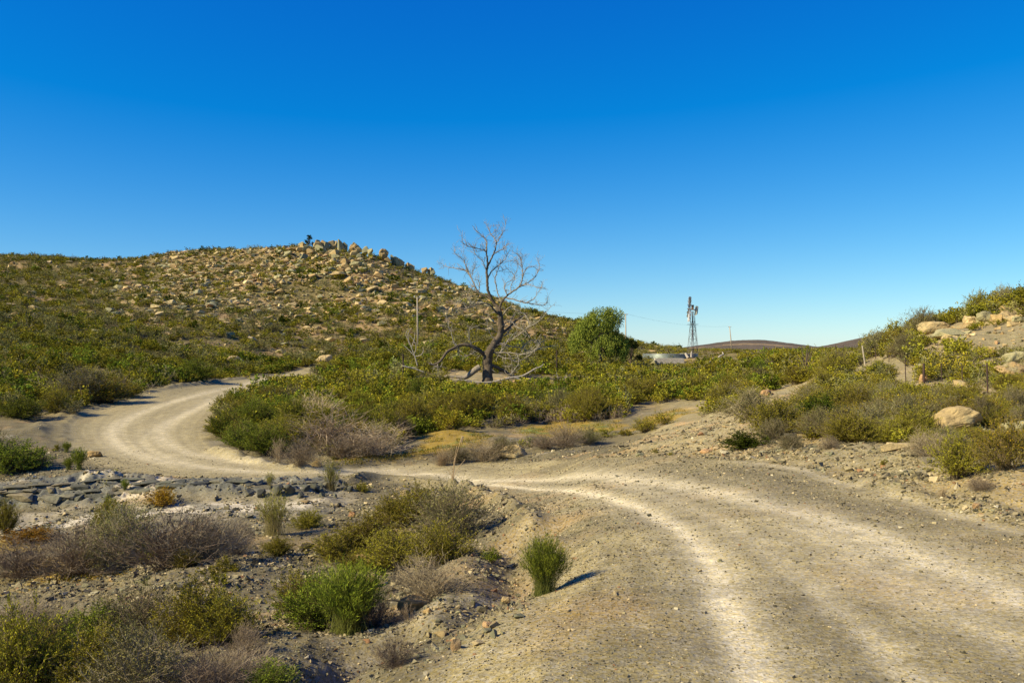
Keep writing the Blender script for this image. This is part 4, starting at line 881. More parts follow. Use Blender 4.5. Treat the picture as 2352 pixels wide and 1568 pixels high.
for k, (x, y, w_, h_, c) in enumerate(OUT):
    u, v = crest(x, y + h_ * .5); 
    X0, Y0, Z0 = gp(u, v + .5); D_ = Y0
    if Z0 - CZ < (HOR - v) / F * Y0 - .7 * (h_ / 13.44 / F * Y0): D_ = Y0
    wm_ = w_ / 13.44 / F * D_; hm_ = h_ / 13.44 / F * D_; zc = CZ + (HOR - v) / F * D_
    V, T = RV[rs.randint(12)] if w_ < 130 else boulder(100 + k, .7, .05)
    V = V / (V.max(0) - V.min(0)) * np.array([wm_ * 1.15, wm_ * rs.uniform(.9, 1.2), hm_ * 1.25 + max(0, zc - Z0)]); V[:, 2] -= V[:, 2].min() + hm_ * .15 + max(0, zc - Z0)
    me = mesh_np('crest_rock', V, None, T, np.tile(ROCKCOL[c], (len(V), 1)), M_rock)
    o = link('hill_boulder', me, None, (X0, D_, zc), 0)
    if y < 600 and zc - Z0 > .5: o.location.z = zc
    tag(o, None, 'boulder', 'boulders on the rocky hill'); o['_uv'] = (u, v - hm_ / D_ * F * .5, w_ / 13.44)
    heroV.append((X0, D_, wm_ * .6))

# ------------------------------------------------------------------ scattered hill rocks
def sample(n, u0, u1, y0, y1):
    u = rs.uniform(u0, u1, n); y = np.sqrt(rs.uniform(y0 * y0, y1 * y1, n)); return (u - U0) / F * y, y, u
rocks = []   # X,Y,w,var,col,rz
def addrocks(n, u0, u1, y0, y1, dens, wr, keep=1.0):
    Xr, Yr, ur = sample(n, u0, u1, y0, y1); zr = ground(Xr, Yr); vr = HOR - (zr - CZ) / Yr * F
    ok = (rs.rand(n) < dens(ur, vr, Xr, Yr)) & visible(Xr, Yr, .4, 1.5) & (sdf(Xr, Yr, ROAD) > .5)
    for x, y, z in zip(Xr[ok], Yr[ok], zr[ok]):
        w_ = wr[0] * (wr[1] / wr[0]) ** (rs.rand() ** 2.2); rocks.append((x, y, z, w_, rs.randint(12), rs.choice(6, p=[.3, .2, .16, .18, .1, .06]), rs.uniform(0, 6.28)))
def d_hill(u, v, X, Y):
    band = sstep(335, 300, v) * sstep(60, 190, u) * sstep(640, 440, u); band = band * sstep(-.35, .25, fbm(X, Y, 14, 3, 5) + .15) 
    return .09 * (v < 378) + 1.1 * band * (.5 + .5 * sstep(325, 270, v))
addrocks(32000, 0, 660, 118, 300, d_hill, (.5, 2.5))
addrocks(2500, 0, 660, 62, 150, lambda u, v, X, Y: .12 * sstep(.0, .3, fbm(X, Y, 8, 3, 8)) + .03, (.3, 1.5))
addrocks(900, 880, 1070, 16, 75, lambda u, v, X, Y: .08 + .6 * (v < 345) * (u > 920) + .3 * sstep(.1, .4, fbm(X, Y, 3, 3, 9)) * (v > 345), (.15, .8))
addrocks(500, 640, 860, 18, 44, lambda u, v, X, Y: .35 * np.ones_like(u), (.06, .25))
print('rocks', len(rocks))

# hand-placed rocky outcrop of the right-hand bank
for x, yb, w_, h_, c in [(2145,752,90,40,0),(2180,775,90,34,3),(2122,755,40,40,1),(2160,770-40,60,24,1),(2262,725,60,28,3),(2298,722,60,30,3),(2330,735,60,36,2),(2240,740,50,30,3),(2095,778,34,24,0),(2280,742,70,26,0),(2210,752,60,24,0),(2330,700,50,24,2)]:
    X0, Y0, Z0 = dgp(x, yb); wm_ = w_ / 2.297 / F * Y0; rocks.append((X0, Y0, Z0 - .1, wm_ * .85, [3, 1, 0, 4][rs.randint(4)], [0, 1, 2][rs.randint(3)], rs.uniform(0, 6.28)))

# ------------------------------------------------------------------ shrubs: surveyed ones (display x, base y, width, height, kind)
HERO_S = [
 (1252,1362,106,124,'broom','bright green dense broom bush at the near road edge'),
 (775,1282,130,72,'olive','low olive bush at the creek side end of the big bush clump'),(850,1262,140,88,'olive','olive bush in the left half of the big bush clump'),(905,1306,170,100,'flower0','yellow green bush spreading forward in the middle of the big bush clump'),(1010,1300,150,105,'flower0','yellow green bush at the road side of the big bush clump'),(905,1212,120,80,'olive','small olive bush at the back left of the big bush clump'),(965,1200,110,92,'flower0','upright yellow green bush at the back of the big bush clump'),(815,1310,80,44,'flower0','low yellow green bush touching the pointed tan rock'),
 (1040,1245,165,140,'grey','grey twiggy bush at the right back of the big clump'),(985,1372,175,130,'dry','dark grey bare bush in front of the big clump above the ochre boulder'),(1128,1292,42,38,'green','little green bush in the gravel ditch between clump and broom bush'),
 (725,1445,150,130,'green','bright green bush at the left of the foreground pair by the ditch'),(805,1455,165,150,'broom','dark green upright broom bush right of the foreground pair, casting deep shadow'),(690,1420,120,120,'flower0','yellow green thorny bush at the left side of the large green foreground bush'),(860,1440,110,110,'dry','bare grey bush at the right side of the large green foreground bush'),
 (905,1530,95,80,'rustdry','small brown heathery bush at the bottom beside the ditch'),(938,1425,55,55,'dry','tiny dry bush in front of the rounded ochre boulder'),(565,1505,100,95,'dry','small bare grey bush with a thin trunk at the bottom left'),
 (330,1478,190,140,'grey','grey olive thorny bush in the left foreground, left one of two'),(450,1485,190,160,'olive','olive thorny bush in the left foreground, right one of two'),(225,1600,210,170,'olive','large olive bush at the bottom left, right one of the corner pair'),(95,1600,200,165,'flower0','large yellow green bush at the bottom left, left one of the corner pair'),(330,1650,300,200,'grey','wide grey bush at the very bottom between two green ones'),
 (40,1640,190,260,'olive','dark olive bush cut by the left edge at the bottom'),(470,1640,260,190,'dry','pale dry bush at the bottom edge left of the ditch'),(230,1500,190,120,'green','green bush behind the bottom left olive bush'),(60,1460,170,120,'dry','thin bare bush at the left edge above the corner bushes'),
 (520,1480,160,130,'olive','olive bush right of the large thorny foreground bush'),(620,1600,130,90,'green','low green bush cut by the bottom edge'),
 (300,1575,170,150,'grey','grey twiggy bush growing between the two large olive foreground bushes'),(530,1575,190,110,'dry','low pale bare bush at the bottom right of the wide grey bush'),(120,1500,130,100,'grey','grey twiggy bush behind the bottom left olive bush, next to the edge'),
 (50,1325,180,120,'dry','dry bush at the left edge of the bare grey row'),(180,1322,215,165,'dry','bare grey bush second from left in the creekside row'),(285,1300,190,140,'grey','grey olive bush third in the creekside row'),(395,1302,240,170,'dry','widest bare grey bush in the creekside row'),
 (480,1290,180,150,'dry','dark bare bush near the right end of the creekside row'),(545,1272,80,100,'dry','slim upright bare bush ending the creekside row'),(255,1225,110,80,'olive','olive bush behind the creekside row'),(425,1302,62,42,'olive','small olive bush in front of the creekside row, right one'),
 (350,1290,58,48,'olive','small olive bush in front of the creekside row, left one'),(520,1312,54,36,'flower0','small yellow green bush right of the creekside row'),(258,1320,36,28,'rustdry','tiny brown tuft in front of the creekside row'),
 (628,1228,88,92,'palebroom','grey green rounded bush between creek and olive clump'),(640,1276,68,48,'olive','small olive bush below the grey green rounded bush'),(708,1212,74,44,'flower0','low yellow green bush right of the grey green rounded bush'),(760,1128,40,66,'palebroom','slim upright pale green bush standing on the creek ledge by the road'),
 (370,1163,62,50,'rust','orange brown bush on the dark creek ledge'),(287,1128,19,26,'broom','tiny green bush on the creek shelf'),(250,1180,30,44,'green','small green bush in the creek below the ledge'),(620,1122,22,34,'palebroom','tiny pale bush on the ledge left of the slim upright one'),
 (832,1130,32,28,'flower0','small yellow bush on the rubble left of the road'),(182,1078,36,46,'broom','round dark green bush inside the left road bend'),(158,1078,24,26,'broom','smaller green bush touching the round one in the left bend'),(153,1038,22,22,'broom','small green bush at the left edge of the road bend, right one'),(130,1036,18,18,'olive','tiny olive bush at the left edge of the road bend, left one'),
 (14,1225,60,80,'olive','dark bush at the left edge beside the creek'),(70,1245,120,36,'rust','low orange green growth by the creek at the left edge'),
 (30,1085,150,80,'green','dark green bush at the left edge by the road bend'),(-20,1080,120,95,'grey','grey bush cut by the left edge by the road bend'),(85,1075,60,40,'grey','low grey bush left of the road bend'),(50,960,110,50,'green','green bush on the bank at the left edge'),
 (185,925,150,80,'grey','pale green twiggy bush on the outer bank of the road bend'),(245,925,110,60,'flower','yellow flowering bush on the outer bank of the road bend'),(300,910,60,30,'olive','low olive bush right of the yellow flowering bush'),(450,875,80,50,'green','dark green bush standing above the left road'),(165,950,50,30,'grey','small grey plant between the tracks at the bend'),
 (725,985,150,100,'straw','tall straw coloured bush behind the wide straw bush'),(760,1040,230,120,'straw','wide straw coloured brush beside the left road'),(865,1045,160,90,'straw','straw coloured brush at the right of the wide one'),(800,1050,160,70,'dry','dry bush at the foot of the straw brush'),(920,1010,80,70,'dry','dry grey bush right of the straw brush'),
 (520,1005,80,70,'green','green bush at the left tip of the thicket by the road'),(560,1030,90,70,'green','bright green bush second along the thicket edge'),(610,1045,100,80,'green','green bush before the dry ones at the thicket edge'),(585,985,100,70,'green','green bush behind the thicket edge'),(640,1062,56,60,'rustdry','brown dry bush at the road edge of the thicket, left one'),(690,1072,84,66,'rustdry','brown dry bush at the road edge of the thicket, right one'),
 (728,1072,62,40,'tuft','pale grass tuft at the road edge by the creek crossing'),(1018,1068,70,60,'tuft','golden straw grass tuft by the drift'),(1052,1062,60,40,'grey','grey green bush touching the golden grass tuft'),(1110,1058,100,70,'dry','dark dry bush left of the flat tan boulder'),(1158,1050,80,50,'grey','olive grey bush behind the flat tan boulder'),
 (1300,1024,105,66,'dry','purplish dry bush right of the flat tan boulder'),(1250,1030,70,44,'dry','dry bush just right of the flat tan boulder'),(1348,1020,60,46,'grey','grey bush right of the purplish dry bush'),(1390,1003,46,24,'olive','low olive bush on the gravel mound edge, left one'),(1438,1000,36,18,'flower0','low yellow green cushion on the gravel mound edge'),(1482,992,62,36,'flower','yellow flowering bush at the end of the mound'),(1525,975,56,34,'flower','flowering bush behind the end of the mound'),
 (1505,1040,20,12,'olive','tiny olive tuft on the road bank'),(1540,1000+45,16,10,'olive','tiny tuft at the road bank right of the other'),
 (1775,1002,125,95,'olive','light olive bush with open twigs on the right bank'),(1880,985,120,75,'dark','large dark green cushion bush on the right bank'),(1920,955,110,60,'dark','dark green cushion behind the large one on the right bank'),(1710,1030,105,42,'dark','low dark green cushion at the road edge, right bank'),(1720,960,130,70,'grey','grey twiggy bush above the light olive bush'),
 (1815,1032,70,36,'grey','low grey bush right of the dark cushion at the road edge'),(1905,1030,60,40,'dry','low dry bush on the lip of the right bank'),(1960,1012,90,45,'grey','grey bush on the lip of the right bank, next to the dry one'),(2135,1048,120,80,'dry','wide grey dry bush on the bank below the big boulder'),
 (2200,1098,120,110,'olive','dark olive bush hanging over the right bank'),(2310,1078,130,125,'flower','yellow flowering bush at the right edge above the road'),(2252,1125,74,44,'dry','small grey dry bush on the bare right bank'),(2165,1142,30,44,'tuft','orange grass tuft at the foot of the right bank'),(2030,1072,18,22,'olive','tiny bush alone on the pale right bank'),
 (1855,800,10,10,'olive','small bush beside the scraggly tree'),(2145,742,30,34,'green','bright green bush on the skyline beside the rocks, right bank'),
]
alias = {'flower0': 'olive', 'rustdry': 'dry'}
shr = []   # dict per shrub
for k, (x, yb, w_, h_, kn, lab) in enumerate(HERO_S):
    u, v = x / 2.297, yb / 2.297
    if v > 690: Y0 = .0
    X0, Y0, Z0 = gp(u, v)
    if v > 682: # beyond the lower frame edge the table still holds
        pass
    shr.append(dict(x=X0, y=Y0, z=Z0, w=w_ / 2.297 / F * Y0 * (1.15 if 'broom' in kn else 1.08), h=h_ / 2.297 / F * Y0 * (.8 if kn == 'dry' else 1.12 if 'broom' in kn else .95), k=alias.get(kn, kn), tint=kn, label=lab, px=w_ / 2.297, hero=True))
def addshr(n, u0, u1, y0, y1, dens, kinds, wr, hr=(.55, .85), polys=None, clear=.35):
    Xr, Yr, ur = sample(n, u0, u1, y0, y1); zr = ground(Xr, Yr); vr = HOR - (zr - CZ) / Yr * F
    ok = (rs.rand(n) < dens(ur, vr, Xr, Yr)) & visible(Xr, Yr, .9, 1.0)
    ok &= sdf(Xr, Yr, ROAD) > clear
    if polys is not None: ok &= inpoly(ur, vr, np.array(polys) / 2.297)
    kk = list(kinds); pr = np.array([kinds[q] for q in kk], float); pr /= pr.sum()
    cl = fbm(Xr, Yr, 6, 2, 88)
    for x, y, z, c in zip(Xr[ok], Yr[ok], zr[ok], cl[ok]):
        kn = kk[int(np.clip(np.searchsorted(np.cumsum(pr), np.clip(rs.rand() * .55 + (c + .5) * .45, 0, .999)), 0, len(kk) - 1))]
        w_ = rs.uniform(*wr) * rs.uniform(.75, 1.25); shr.append(dict(x=x, y=y, z=z, w=w_, h=w_ * rs.uniform(*hr), k=kn, tint=kn, label=None, px=w_ / y * F, hero=False))
one = lambda u, v, X, Y: np.ones_like(u)
def tree_keep(u, v, X, Y):
    k = np.where((np.abs(X - tb[0]) < 1.8) & (Y < TD + 2) & (Y > TD - 8), 0.0, 1.0)
    return k * np.where((np.abs(X - tb[0]) < 8) & (Y < TD + 14) & (Y > TD - 3.5), .12, 1.0)
MOUND = np.array([(1420,1030),(1480,1000),(1560,972),(1640,950),(1710,925),(1820,872),(1890,858),(1905,885),(1840,925),(1770,960),(1690,1010),(1640,1050)]) / 2.297
THICK = [(500,1000),(500,965),(560,922),(640,885),(780,852),(1000,868),(1090,880),(1300,885),(1480,878),(1640,880),(1640,915),(1440,930),(1430,958),(1200,970),(1060,985),(960,995),(900,1035),(720,1050),(600,1040)]
addshr(4300, 200, 730, 40, 95, tree_keep, {'dark': .3, 'green': 2.6, 'olive': 2.6, 'flower': .8, 'grey': 1.6, 'dry': .8}, (.7, 2.0), (.45, .85), THICK)
addshr(700, 490, 640, 42, 60, one, {'grey': 1, 'dry': 3, 'olive': .8}, (.8, 1.5), (.55, .8), [(1050,985),(1200,968),(1430,950),(1430,965),(1200,975),(1060,992)])
addshr(120, 560, 640, 44, 60, one, {'green': 1, 'olive': 1}, (1.2, 1.9), (.6, .9), [(1200,955),(1440,925),(1440,960),(1200,965)])
PLAIN = [(780,852),(800,830),(1000,795),(1300,795),(1445,838),(1640,838),(1850,795),(2000,790),(2000,850),(1900,872),(1760,905),(1650,930),(1480,905),(1300,890),(1090,880),(1000,868)]
addshr(5200, 330, 880, 62, 190, lambda u, v, X, Y: .85 * tree_keep(u, v, X, Y), {'dark': .5, 'green': 2, 'olive': 3, 'grey': 1.6, 'flower': 1.0, 'dry': .7}, (1.0, 2.3), (.45, .8), PLAIN)
addshr(6000, 640, 880, 150, 420, lambda u, v, X, Y: .7 * np.ones_like(u), {'olive': 3, 'grey': 2, 'flower': .8, 'green': .7}, (.9, 2.0), (.28, .42))
def hd(u, v, X, Y):
    rocky = sstep(335, 300, v) * sstep(60, 190, u) * sstep(640, 440, u); return (1 - .36 * rocky) * sstep(-.5, -.1, fbm(X, Y, 4.5, 3, 19) + .12)
addshr(25000, -20, 680, 105, 310, hd, {'green': .7, 'dark': 1.1, 'olive': 2.4, 'grey': 3.6, 'flower': .35, 'dry': 1.3}, (.6, 2.4), (.42, .7))
addshr(3600, -20, 420, 50, 125, lambda u, v, X, Y: hd(u, v, X, Y) * (v < 412 - np.clip(u - 60, 0, 400) * .16), {'dark': .8, 'green': 2, 'olive': 3, 'grey': 2.4, 'flower': .7, 'dry': 1.0}, (.8, 1.9), (.45, .8))
RB = [(1600,960),(1680,905),(1790,870),(1900,835),(2000,770),(2100,700),(2352,600),(2480,600),(2480,1090),(2352,1060),(2240,1060),(2180,1050),(2050,1020),(1900,1015),(1740,1012),(1640,1000)]
def rbd(u, v, X, Y):
    bare = ((v < 368) & (u > 905)) * .68 + ((u > 730) & (u < 790) & (v > 382) & (v < 428)) * .6
    return (1 - bare) * sstep(-.35, .05, fbm(X, Y, 3.2, 3, 29) + .08) * np.where(inpoly(u, v, MOUND), .02, 1)
addshr(2500, 690, 1075, 17, 48, rbd, {'dark': .25, 'olive': 3.4, 'grey': 1.7, 'flower': 2.0, 'dry': .5}, (.45, 1.2), (.5, .75), RB)
addshr(1900, 720, 1075, 48, 82, rbd, {'dark': .3, 'olive': 3.4, 'grey': 1.8, 'flower': 1.6, 'dry': .35}, (1.0, 2.0), (.5, .85), RB)
addshr(170, 850, 1070, 56, 72, lambda u, v, X, Y: np.ones_like(u), {'olive': 2, 'grey': 2, 'green': .5}, (.9, 1.9), (.5, .8))
# low growth along the banks and the creek flat
addshr(260, -20, 330, 13, 29, lambda u, v, X, Y: .16 * sstep(0, .3, fbm(X, Y, 2, 2, 3)), {'olive': 2, 'grey': 2, 'dry': 2}, (.2, .5), (.5, .8))
addshr(500, 100, 470, 31, 42, lambda u, v, X, Y: .08 * np.ones_like(u), {'olive': 2, 'grey': 2, 'dry': 2}, (.2, .45), (.5, .8))
addshr(400, 470, 640, 34, 46, lambda u, v, X, Y: .35 * np.ones_like(u), {'olive': 2, 'grey': 2, 'dry': 3}, (.4, .9), (.5, .8), [(1000,1045),(1440,985),(1440,1000),(1250,1030),(1130,1050)])
print('shrubs', len(shr))

# ------------------------------------------------------------------ landmarks, used to word labels
LM = [('the windmill',692,330),('the dead tree',487,330),('the drooping green tree',601,340),('the left telephone pole',417,320),('the big right bank boulder',964,420),('the flat drift boulder',513,453),
 ('the straw coloured brush',335,425),('the left road bend',90,430),('the hilltop outcrop',345,255),('the scraggly young tree',806,350),('the dark green cushion bush',815,415),('the left road end',300,368),
 ('the lone plain telephone pole',731,340),('the pinkish mound boulder',770,392),('the thick dark fence post',924,375),('the right bank outcrop',935,320),('the round orange crest boulder',385,252),('the creek crossing',330,470),
 ('the creek rock shelf',150,492),('the hill left shoulder',60,270),('the yellow bend bush',107,395),('the iron reservoir',672,357),('the left hill foot',190,355),('the broom bush',545,565),('the creekside row',160,545),('the big olive clump',400,530)]
DIRS = ['right of', 'lower right of', 'below', 'lower left of', 'left of', 'upper left of', 'above', 'upper right of']
NUM = ['nearest', 'second nearest', 'third nearest', 'fourth nearest', 'fifth nearest', 'sixth nearest', 'seventh nearest', 'eighth nearest', 'ninth nearest', 'tenth nearest']
KN = {'olive': 'olive green bush', 'green': 'fresh green bush', 'dark': 'dark green cushion bush', 'flower': 'yellow flowering bush', 'rust': 'rusty orange bush', 'grey': 'grey green twiggy bush', 'dry': 'bare grey brown bush', 'straw': 'straw coloured bush', 'broom': 'bright green broom bush', 'palebroom': 'pale broom bush', 'tuft': 'grass tuft'}
def word_labels(items):   # items: (obj, desc, u, v)
    groups = {}
    for o, desc, u, v in items:
        d = [(math.hypot(u - a, (v - b) * 1.6), n, a, b) for n, a, b in LM]; dd, n, a, b = min(d)
        ang = math.degrees(math.atan2(v - b, u - a)) % 360; s = DIRS[int((ang + 22.5) // 45) % 8]
        groups.setdefault((desc, s, n), []).append((dd, o))
    for (desc, s, n), L in groups.items():
        L.sort(key=lambda t: t[0])
        for k, (dd, o) in enumerate(L):
            rank = '' if len(L) == 1 else (' ' + NUM[k] if k < 10 else ' %dth nearest' % (k + 1))
            o['label'] = (desc + rank + ' ' + s + ' ' + n) if not rank else (desc + ',' + rank + ' ' + s + ' ' + n)

# nothing grows right in front of these: (u, top row, bottom row, half width px, distance)
KEEP = [(u, vt + (vb - vt) * .15, vb, 2.5 if r < .04 else 4, gp(u + ln, vb)[1]) for u, vt, vb, r, ln, _ in FP]
KEEP += [(x / 2.297, (yb - h_) / 2.297, yb / 2.297 - 3, w_ * .5 / 2.297, dgp(x, yb)[1]) for x, yb, w_, h_, *_ in HERO_R if w_ > 35]
KEEP += [(668, 352.5, 357.5, 19, ry), (667, 358.5, 362.5, 17, ty_), (693, 320, 356, 8, 155), (806, 334, 356, 12, 66), (474, 366, 379, 20, 95), (292, 369, 374, 12, 112), (660, 401, 411, 26, 60), (938, 316, 334, 26, 62), (731, 335, 347, 3, 262), (417, 296, 342, 3, 130), (600, 330, 360, 22, 122), (487, 300, 382, 8, 80), (1005, 325, 345, 22, 58), (905, 366, 376, 6, 50)]
def clear(d):
    if d['hero']: return True
    u, vb_ = proj(d['x'], d['y'], d['z']); vt_ = HOR - (d['z'] + d['h'] * .9 - CZ) / d['y'] * F; hw = d['px'] * .42
    if 690 < u < 868:
        lim = CZ + (HOR - (345.5 + 4 * ((d['x'] * 7.13) % 1))) / F * d['y'] - d['z']
        if lim < .2: return False
        if d['h'] > lim: d['w'] *= max(.6, lim / d['h']); d['h'] = lim
    for ku, k0, k1, kw, kd in KEEP:
        if d['y'] < kd + .5 and abs(u - ku) < kw + hw and vt_ < k1 and vb_ > k0:
            lim = CZ + (HOR - k1) / F * d['y'] - d['z']      # height that would still leave the thing in sight
            if lim < .28: return False
            d['w'] *= max(.5, lim / d['h']); d['px'] *= max(.5, lim / d['h']); d['h'] = min(d['h'], lim); vt_ = k1
    return True
shr = [d for d in shr if clear(d)]
# individuals and the mass
shr.sort(key=lambda d: (-d['hero'], -d['px'] * min(1, d['y'] / 10)))
def on_view(d): u = U0 + F * d['x'] / d['y']; return -d['px'] * .4 < u < 1024 + d['px'] * .4
IND = [d for d in shr if d['hero']] + [d for d in shr if not d['hero'] and on_view(d)][:330]
ids = set(id(d) for d in IND)
items = []
for d in IND:
    lod = 'hi' if d['px'] > 26 else 'mid'; var = rs.randint(3); rz = rs.uniform(0, 6.28); kn = d['k']
    name = {'tuft': 'grass_tuft', 'dry': 'dry_bush', 'straw': 'dry_bush', 'dark': 'cushion_bush', 'broom': 'broom_bush', 'palebroom': 'broom_bush', 'flower': 'flowering_bush'}.get(kn, 'shrub')
    loc = (d['x'], d['y'], d['z'] - .02); scl = (d['w'], d['w'], d['h'])
    if d['px'] > 24 and kn not in ('dry', 'straw', 'tuft'):
        o = link(name, None, None, loc, rz, scl); link('twigs', shrub_mesh(kn, var, lod, 'stems'), o); link('foliage', shrub_mesh(kn, var, lod, 'foliage'), o)
    else: o = link(name, shrub_mesh(kn, var, lod, 'all'), None, loc, rz, scl)
    tag(o, d['label'], 'grass tuft' if kn == 'tuft' else 'shrub', None if d['hero'] else 'bushes scattered over the valley and hill')
    if not d['label']:
        u, v = proj(d['x'], d['y'], d['z']); sz = 'small ' if d['px'] < 18 else 'big ' if d['px'] > 32 else ''; items.append((o, sz + KN[kn], u, v))
word_labels(items)
Vs = []; Qs = []; Ks = []; off = 0
for d in shr:
    if id(d) in ids: continue
    var = rs.randint(3); lod = 'mid' if (d['px'] > 29) else 'lo' if d['px'] > 13 else 'far'; st, lf = shrub_data(d['k'], var, lod)
    tint = rs.uniform(.5, 1.35) * (.9 if d['y'] > 100 else 1) * np.array([rs.uniform(.92, 1.08), 1, rs.uniform(.85, 1.15)])
    for part in (st, lf):
        if part is None: continue
        V = merge_inst(None, part, (d['x'], d['y'], d['z'] - .03), (d['w'], d['w'], d['h']), rs.uniform(0, .01) + d['x'] * 3)
        Vs.append(V.astype(np.float32)); Qs.append((part[1] + off).astype(np.int32)); Ks.append((part[2] * tint).astype(np.float32)); off += len(V)
Vs = np.concatenate(Vs); Qs = np.concatenate(Qs); Ks = np.concatenate(Ks); print('mass verts', len(Vs), flush=True)
o = link('scrub', mesh_np('scrub', Vs, Qs, None, Ks, M_leaf)); tag(o, 'dense low karoo scrub covering the hill, valley floor and right bank', 'scrub', None, 'stuff'); del Vs, Qs, Ks

# rocks: individuals and the mass
rocks.sort(key=lambda r: -r[3] / r[1]); items = []
for r in rocks[:300 - len(OUT)]:
    x, y, z, w_, var, c, rz = r; s = rs.uniform(.55, 1.05)
    o = link('boulder', rock_mesh(var, c), None, (x, y, z + w_ * .12), rz, (w_ * 1.15, w_, w_ * s)); o.rotation_euler = (rs.uniform(-.25, .25), rs.uniform(-.25, .25), rz)
    onhill = y > 100; tag(o, None, 'boulder', 'boulders on the rocky hill' if onhill else 'stones on the banks'); u, v = proj(x, y, z)
    items.append((o, ('large ' if w_ / y * F > 9 else '') + ['tan rock', 'ochre rock', 'grey tan rock', 'pale rock', 'grey rock', 'orange rock'][c], u, v))
for o in [o for o in C.objects if o.name.startswith('hill_boulder')]:
    u, v, w_ = o['_uv']; del o['_uv']; items.append((o, 'large stacked crest rock' if v < 275 else 'large flat hill rock', u, v))
word_labels(items)
G = Geo()
for r in rocks[300 - len(OUT):]:
    x, y, z, w_, var, c, rz = r; V = merge_inst(None, RV[var], (x, y, z + w_ * .10), (w_ * 1.15, w_, w_ * rs.uniform(.55, 1.0)), rz, tilt=rs.uniform(-.3, .3)); G.add(V, None, RV[var][1], ROCKCOL[c] * rs.uniform(.8, 1.15))
o = G.build('loose_rocks', M_rock); tag(o, 'loose tan and grey rocks strewn over the hill and banks', 'rocks', None, 'stuff')

# ------------------------------------------------------------------ creek ledge blocks: dark weathered mudstone
G = Geo(); LCOL = np.array([sr(98, 96, 80), sr(122, 115, 92), sr(82, 81, 70), sr(148, 135, 104)])
L = LEDGE; cum = np.concatenate([[0], np.cumsum(np.hypot(*np.diff(L, axis=0).T))]); LT = cum[-1]
SLAB = [hull_rock(300 + q, .5, 15, .015) for q in range(8)]
for layer, (zo, yo, hh) in enumerate([(-.10, -.10, .2), (.04, .05, .17), (.17, .22, .15), (.27, .5, .12), (.31, .95, .09)]):
    t = 0
    while t < LT:
        ln = rs.uniform(.22, .75) * (1.5 if layer < 2 else 1); x = np.interp(t + ln / 2, cum, L[:, 0]); y = np.interp(t + ln / 2, cum, L[:, 1]) + yo + rs.normal() * .10; t += ln * rs.uniform(.75, 1.1)
        if sdf(np.array([x]), np.array([y]), ROAD)[0] < .7 or rs.rand() < .16: continue
        gz = g1(x, y); zz_ = max(gz - .05, CZ + np.interp(x, [-25, 0], [-5.22, -5.0]) + zo) if layer < 3 else gz
        V, T = SLAB[rs.randint(8)]; V = V / (V.max(0) - V.min(0)) * np.array([ln * 1.15, rs.uniform(.35, .6), hh * rs.uniform(.7, 1.7)])
        G.add(merge_inst(None, (V,), (x, y, min(zz_, gz + .12)), (1, 1, 1), rs.normal() * .3), None, T, LCOL[rs.choice(4, p=[.35, .3, .15, .2])] * rs.uniform(.8, 1.15))
o = G.build('rock_shelf', M_rock); tag(o, 'dark grey nodular mudstone ledge along the dry creek', None, None, 'structure')
bl = []
for x, yb, w_ in [(640,1135,34),(665,1136,36),(700,1128,28),(722,1128,26),(745,1120,24),(600,1140,26),(575,1140,24),(790,1118,22),(805,1128,20),(740,1140,18),(770,1142,14),(690,1142,20)]:
    X0, Y0, Z0 = dgp(x, yb); wm_ = w_ / 2.297 / F * Y0; V, T = hull_rock(200 + x, .85, 14, .08); V = V * wm_ * np.array([1, 1, 1.1])
    o = link('ledge_block', mesh_np('ledge_block', V, None, T, np.tile(LCOL[rs.randint(3)], (len(V), 1)), M_rock), None, (X0, Y0, Z0 + wm_ * .22), rs.uniform(0, 6)); bl.append((o, 'dark angular mudstone block', *proj(X0, Y0, Z0)))
    tag(o, None, 'rock', 'dark blocks along the creek ledge')
bl.sort(key=lambda t: t[2])
for k, t in enumerate(bl): t[0]['label'] = 'dark angular mudstone block, ' + ['leftmost', 'second from left', 'third from left', 'fourth from left', 'fifth from left', 'sixth from left', 'sixth from right', 'fifth from right', 'fourth from right', 'third from right', 'second from right', 'rightmost'][k] + ' of the creek ledge blocks'

# ------------------------------------------------------------------ gravel: pebbles on the road and the bare ground
N = 260000; lnY = rs.uniform(math.log(4.6), math.log(42), N); u = rs.uniform(-30, 1050, N); Yp = np.exp(lnY); Xp = (u - U0) / F * Yp; D_ = sdf(Xp, Yp, ROAD)
tr_d = np.min([seg_dist(Xp, Yp, P) / (wd * 1.5) for P, wd, k in TRACKS], axis=0)
onroad = D_ < -.1; rub = sstep(.2, .6, fbm(Xp, Yp, .8, 3, 15) + .25)
pr = np.where(onroad, .16 + .40 * sstep(.6, 1.6, tr_d), .30 + .6 * rub); keep = rs.rand(N) < pr
Xp, Yp, onroad, rub = Xp[keep], Yp[keep], onroad[keep], rub[keep]; Zp = ground(Xp, Yp)
sz = np.where(onroad, .0068, .012) * np.exp(rs.normal(size=len(Xp)) * .5) * np.clip(Yp / 9, .75, 2.2) * (1 + .8 * (~onroad) * rub * (rs.rand(len(Xp)) < .25))
PC = np.array([sr(112, 103, 76), sr(150, 136, 100), sr(84, 76, 58), sr(186, 166, 124), sr(146, 110, 76), sr(198, 184, 148)])
ci = rs.choice(6, len(Xp), p=[.36, .32, .14, .11, .03, .04]); vi = rs.randint(0, 6, len(Xp)); an = rs.uniform(0, 6.28, len(Xp))
G = Geo()
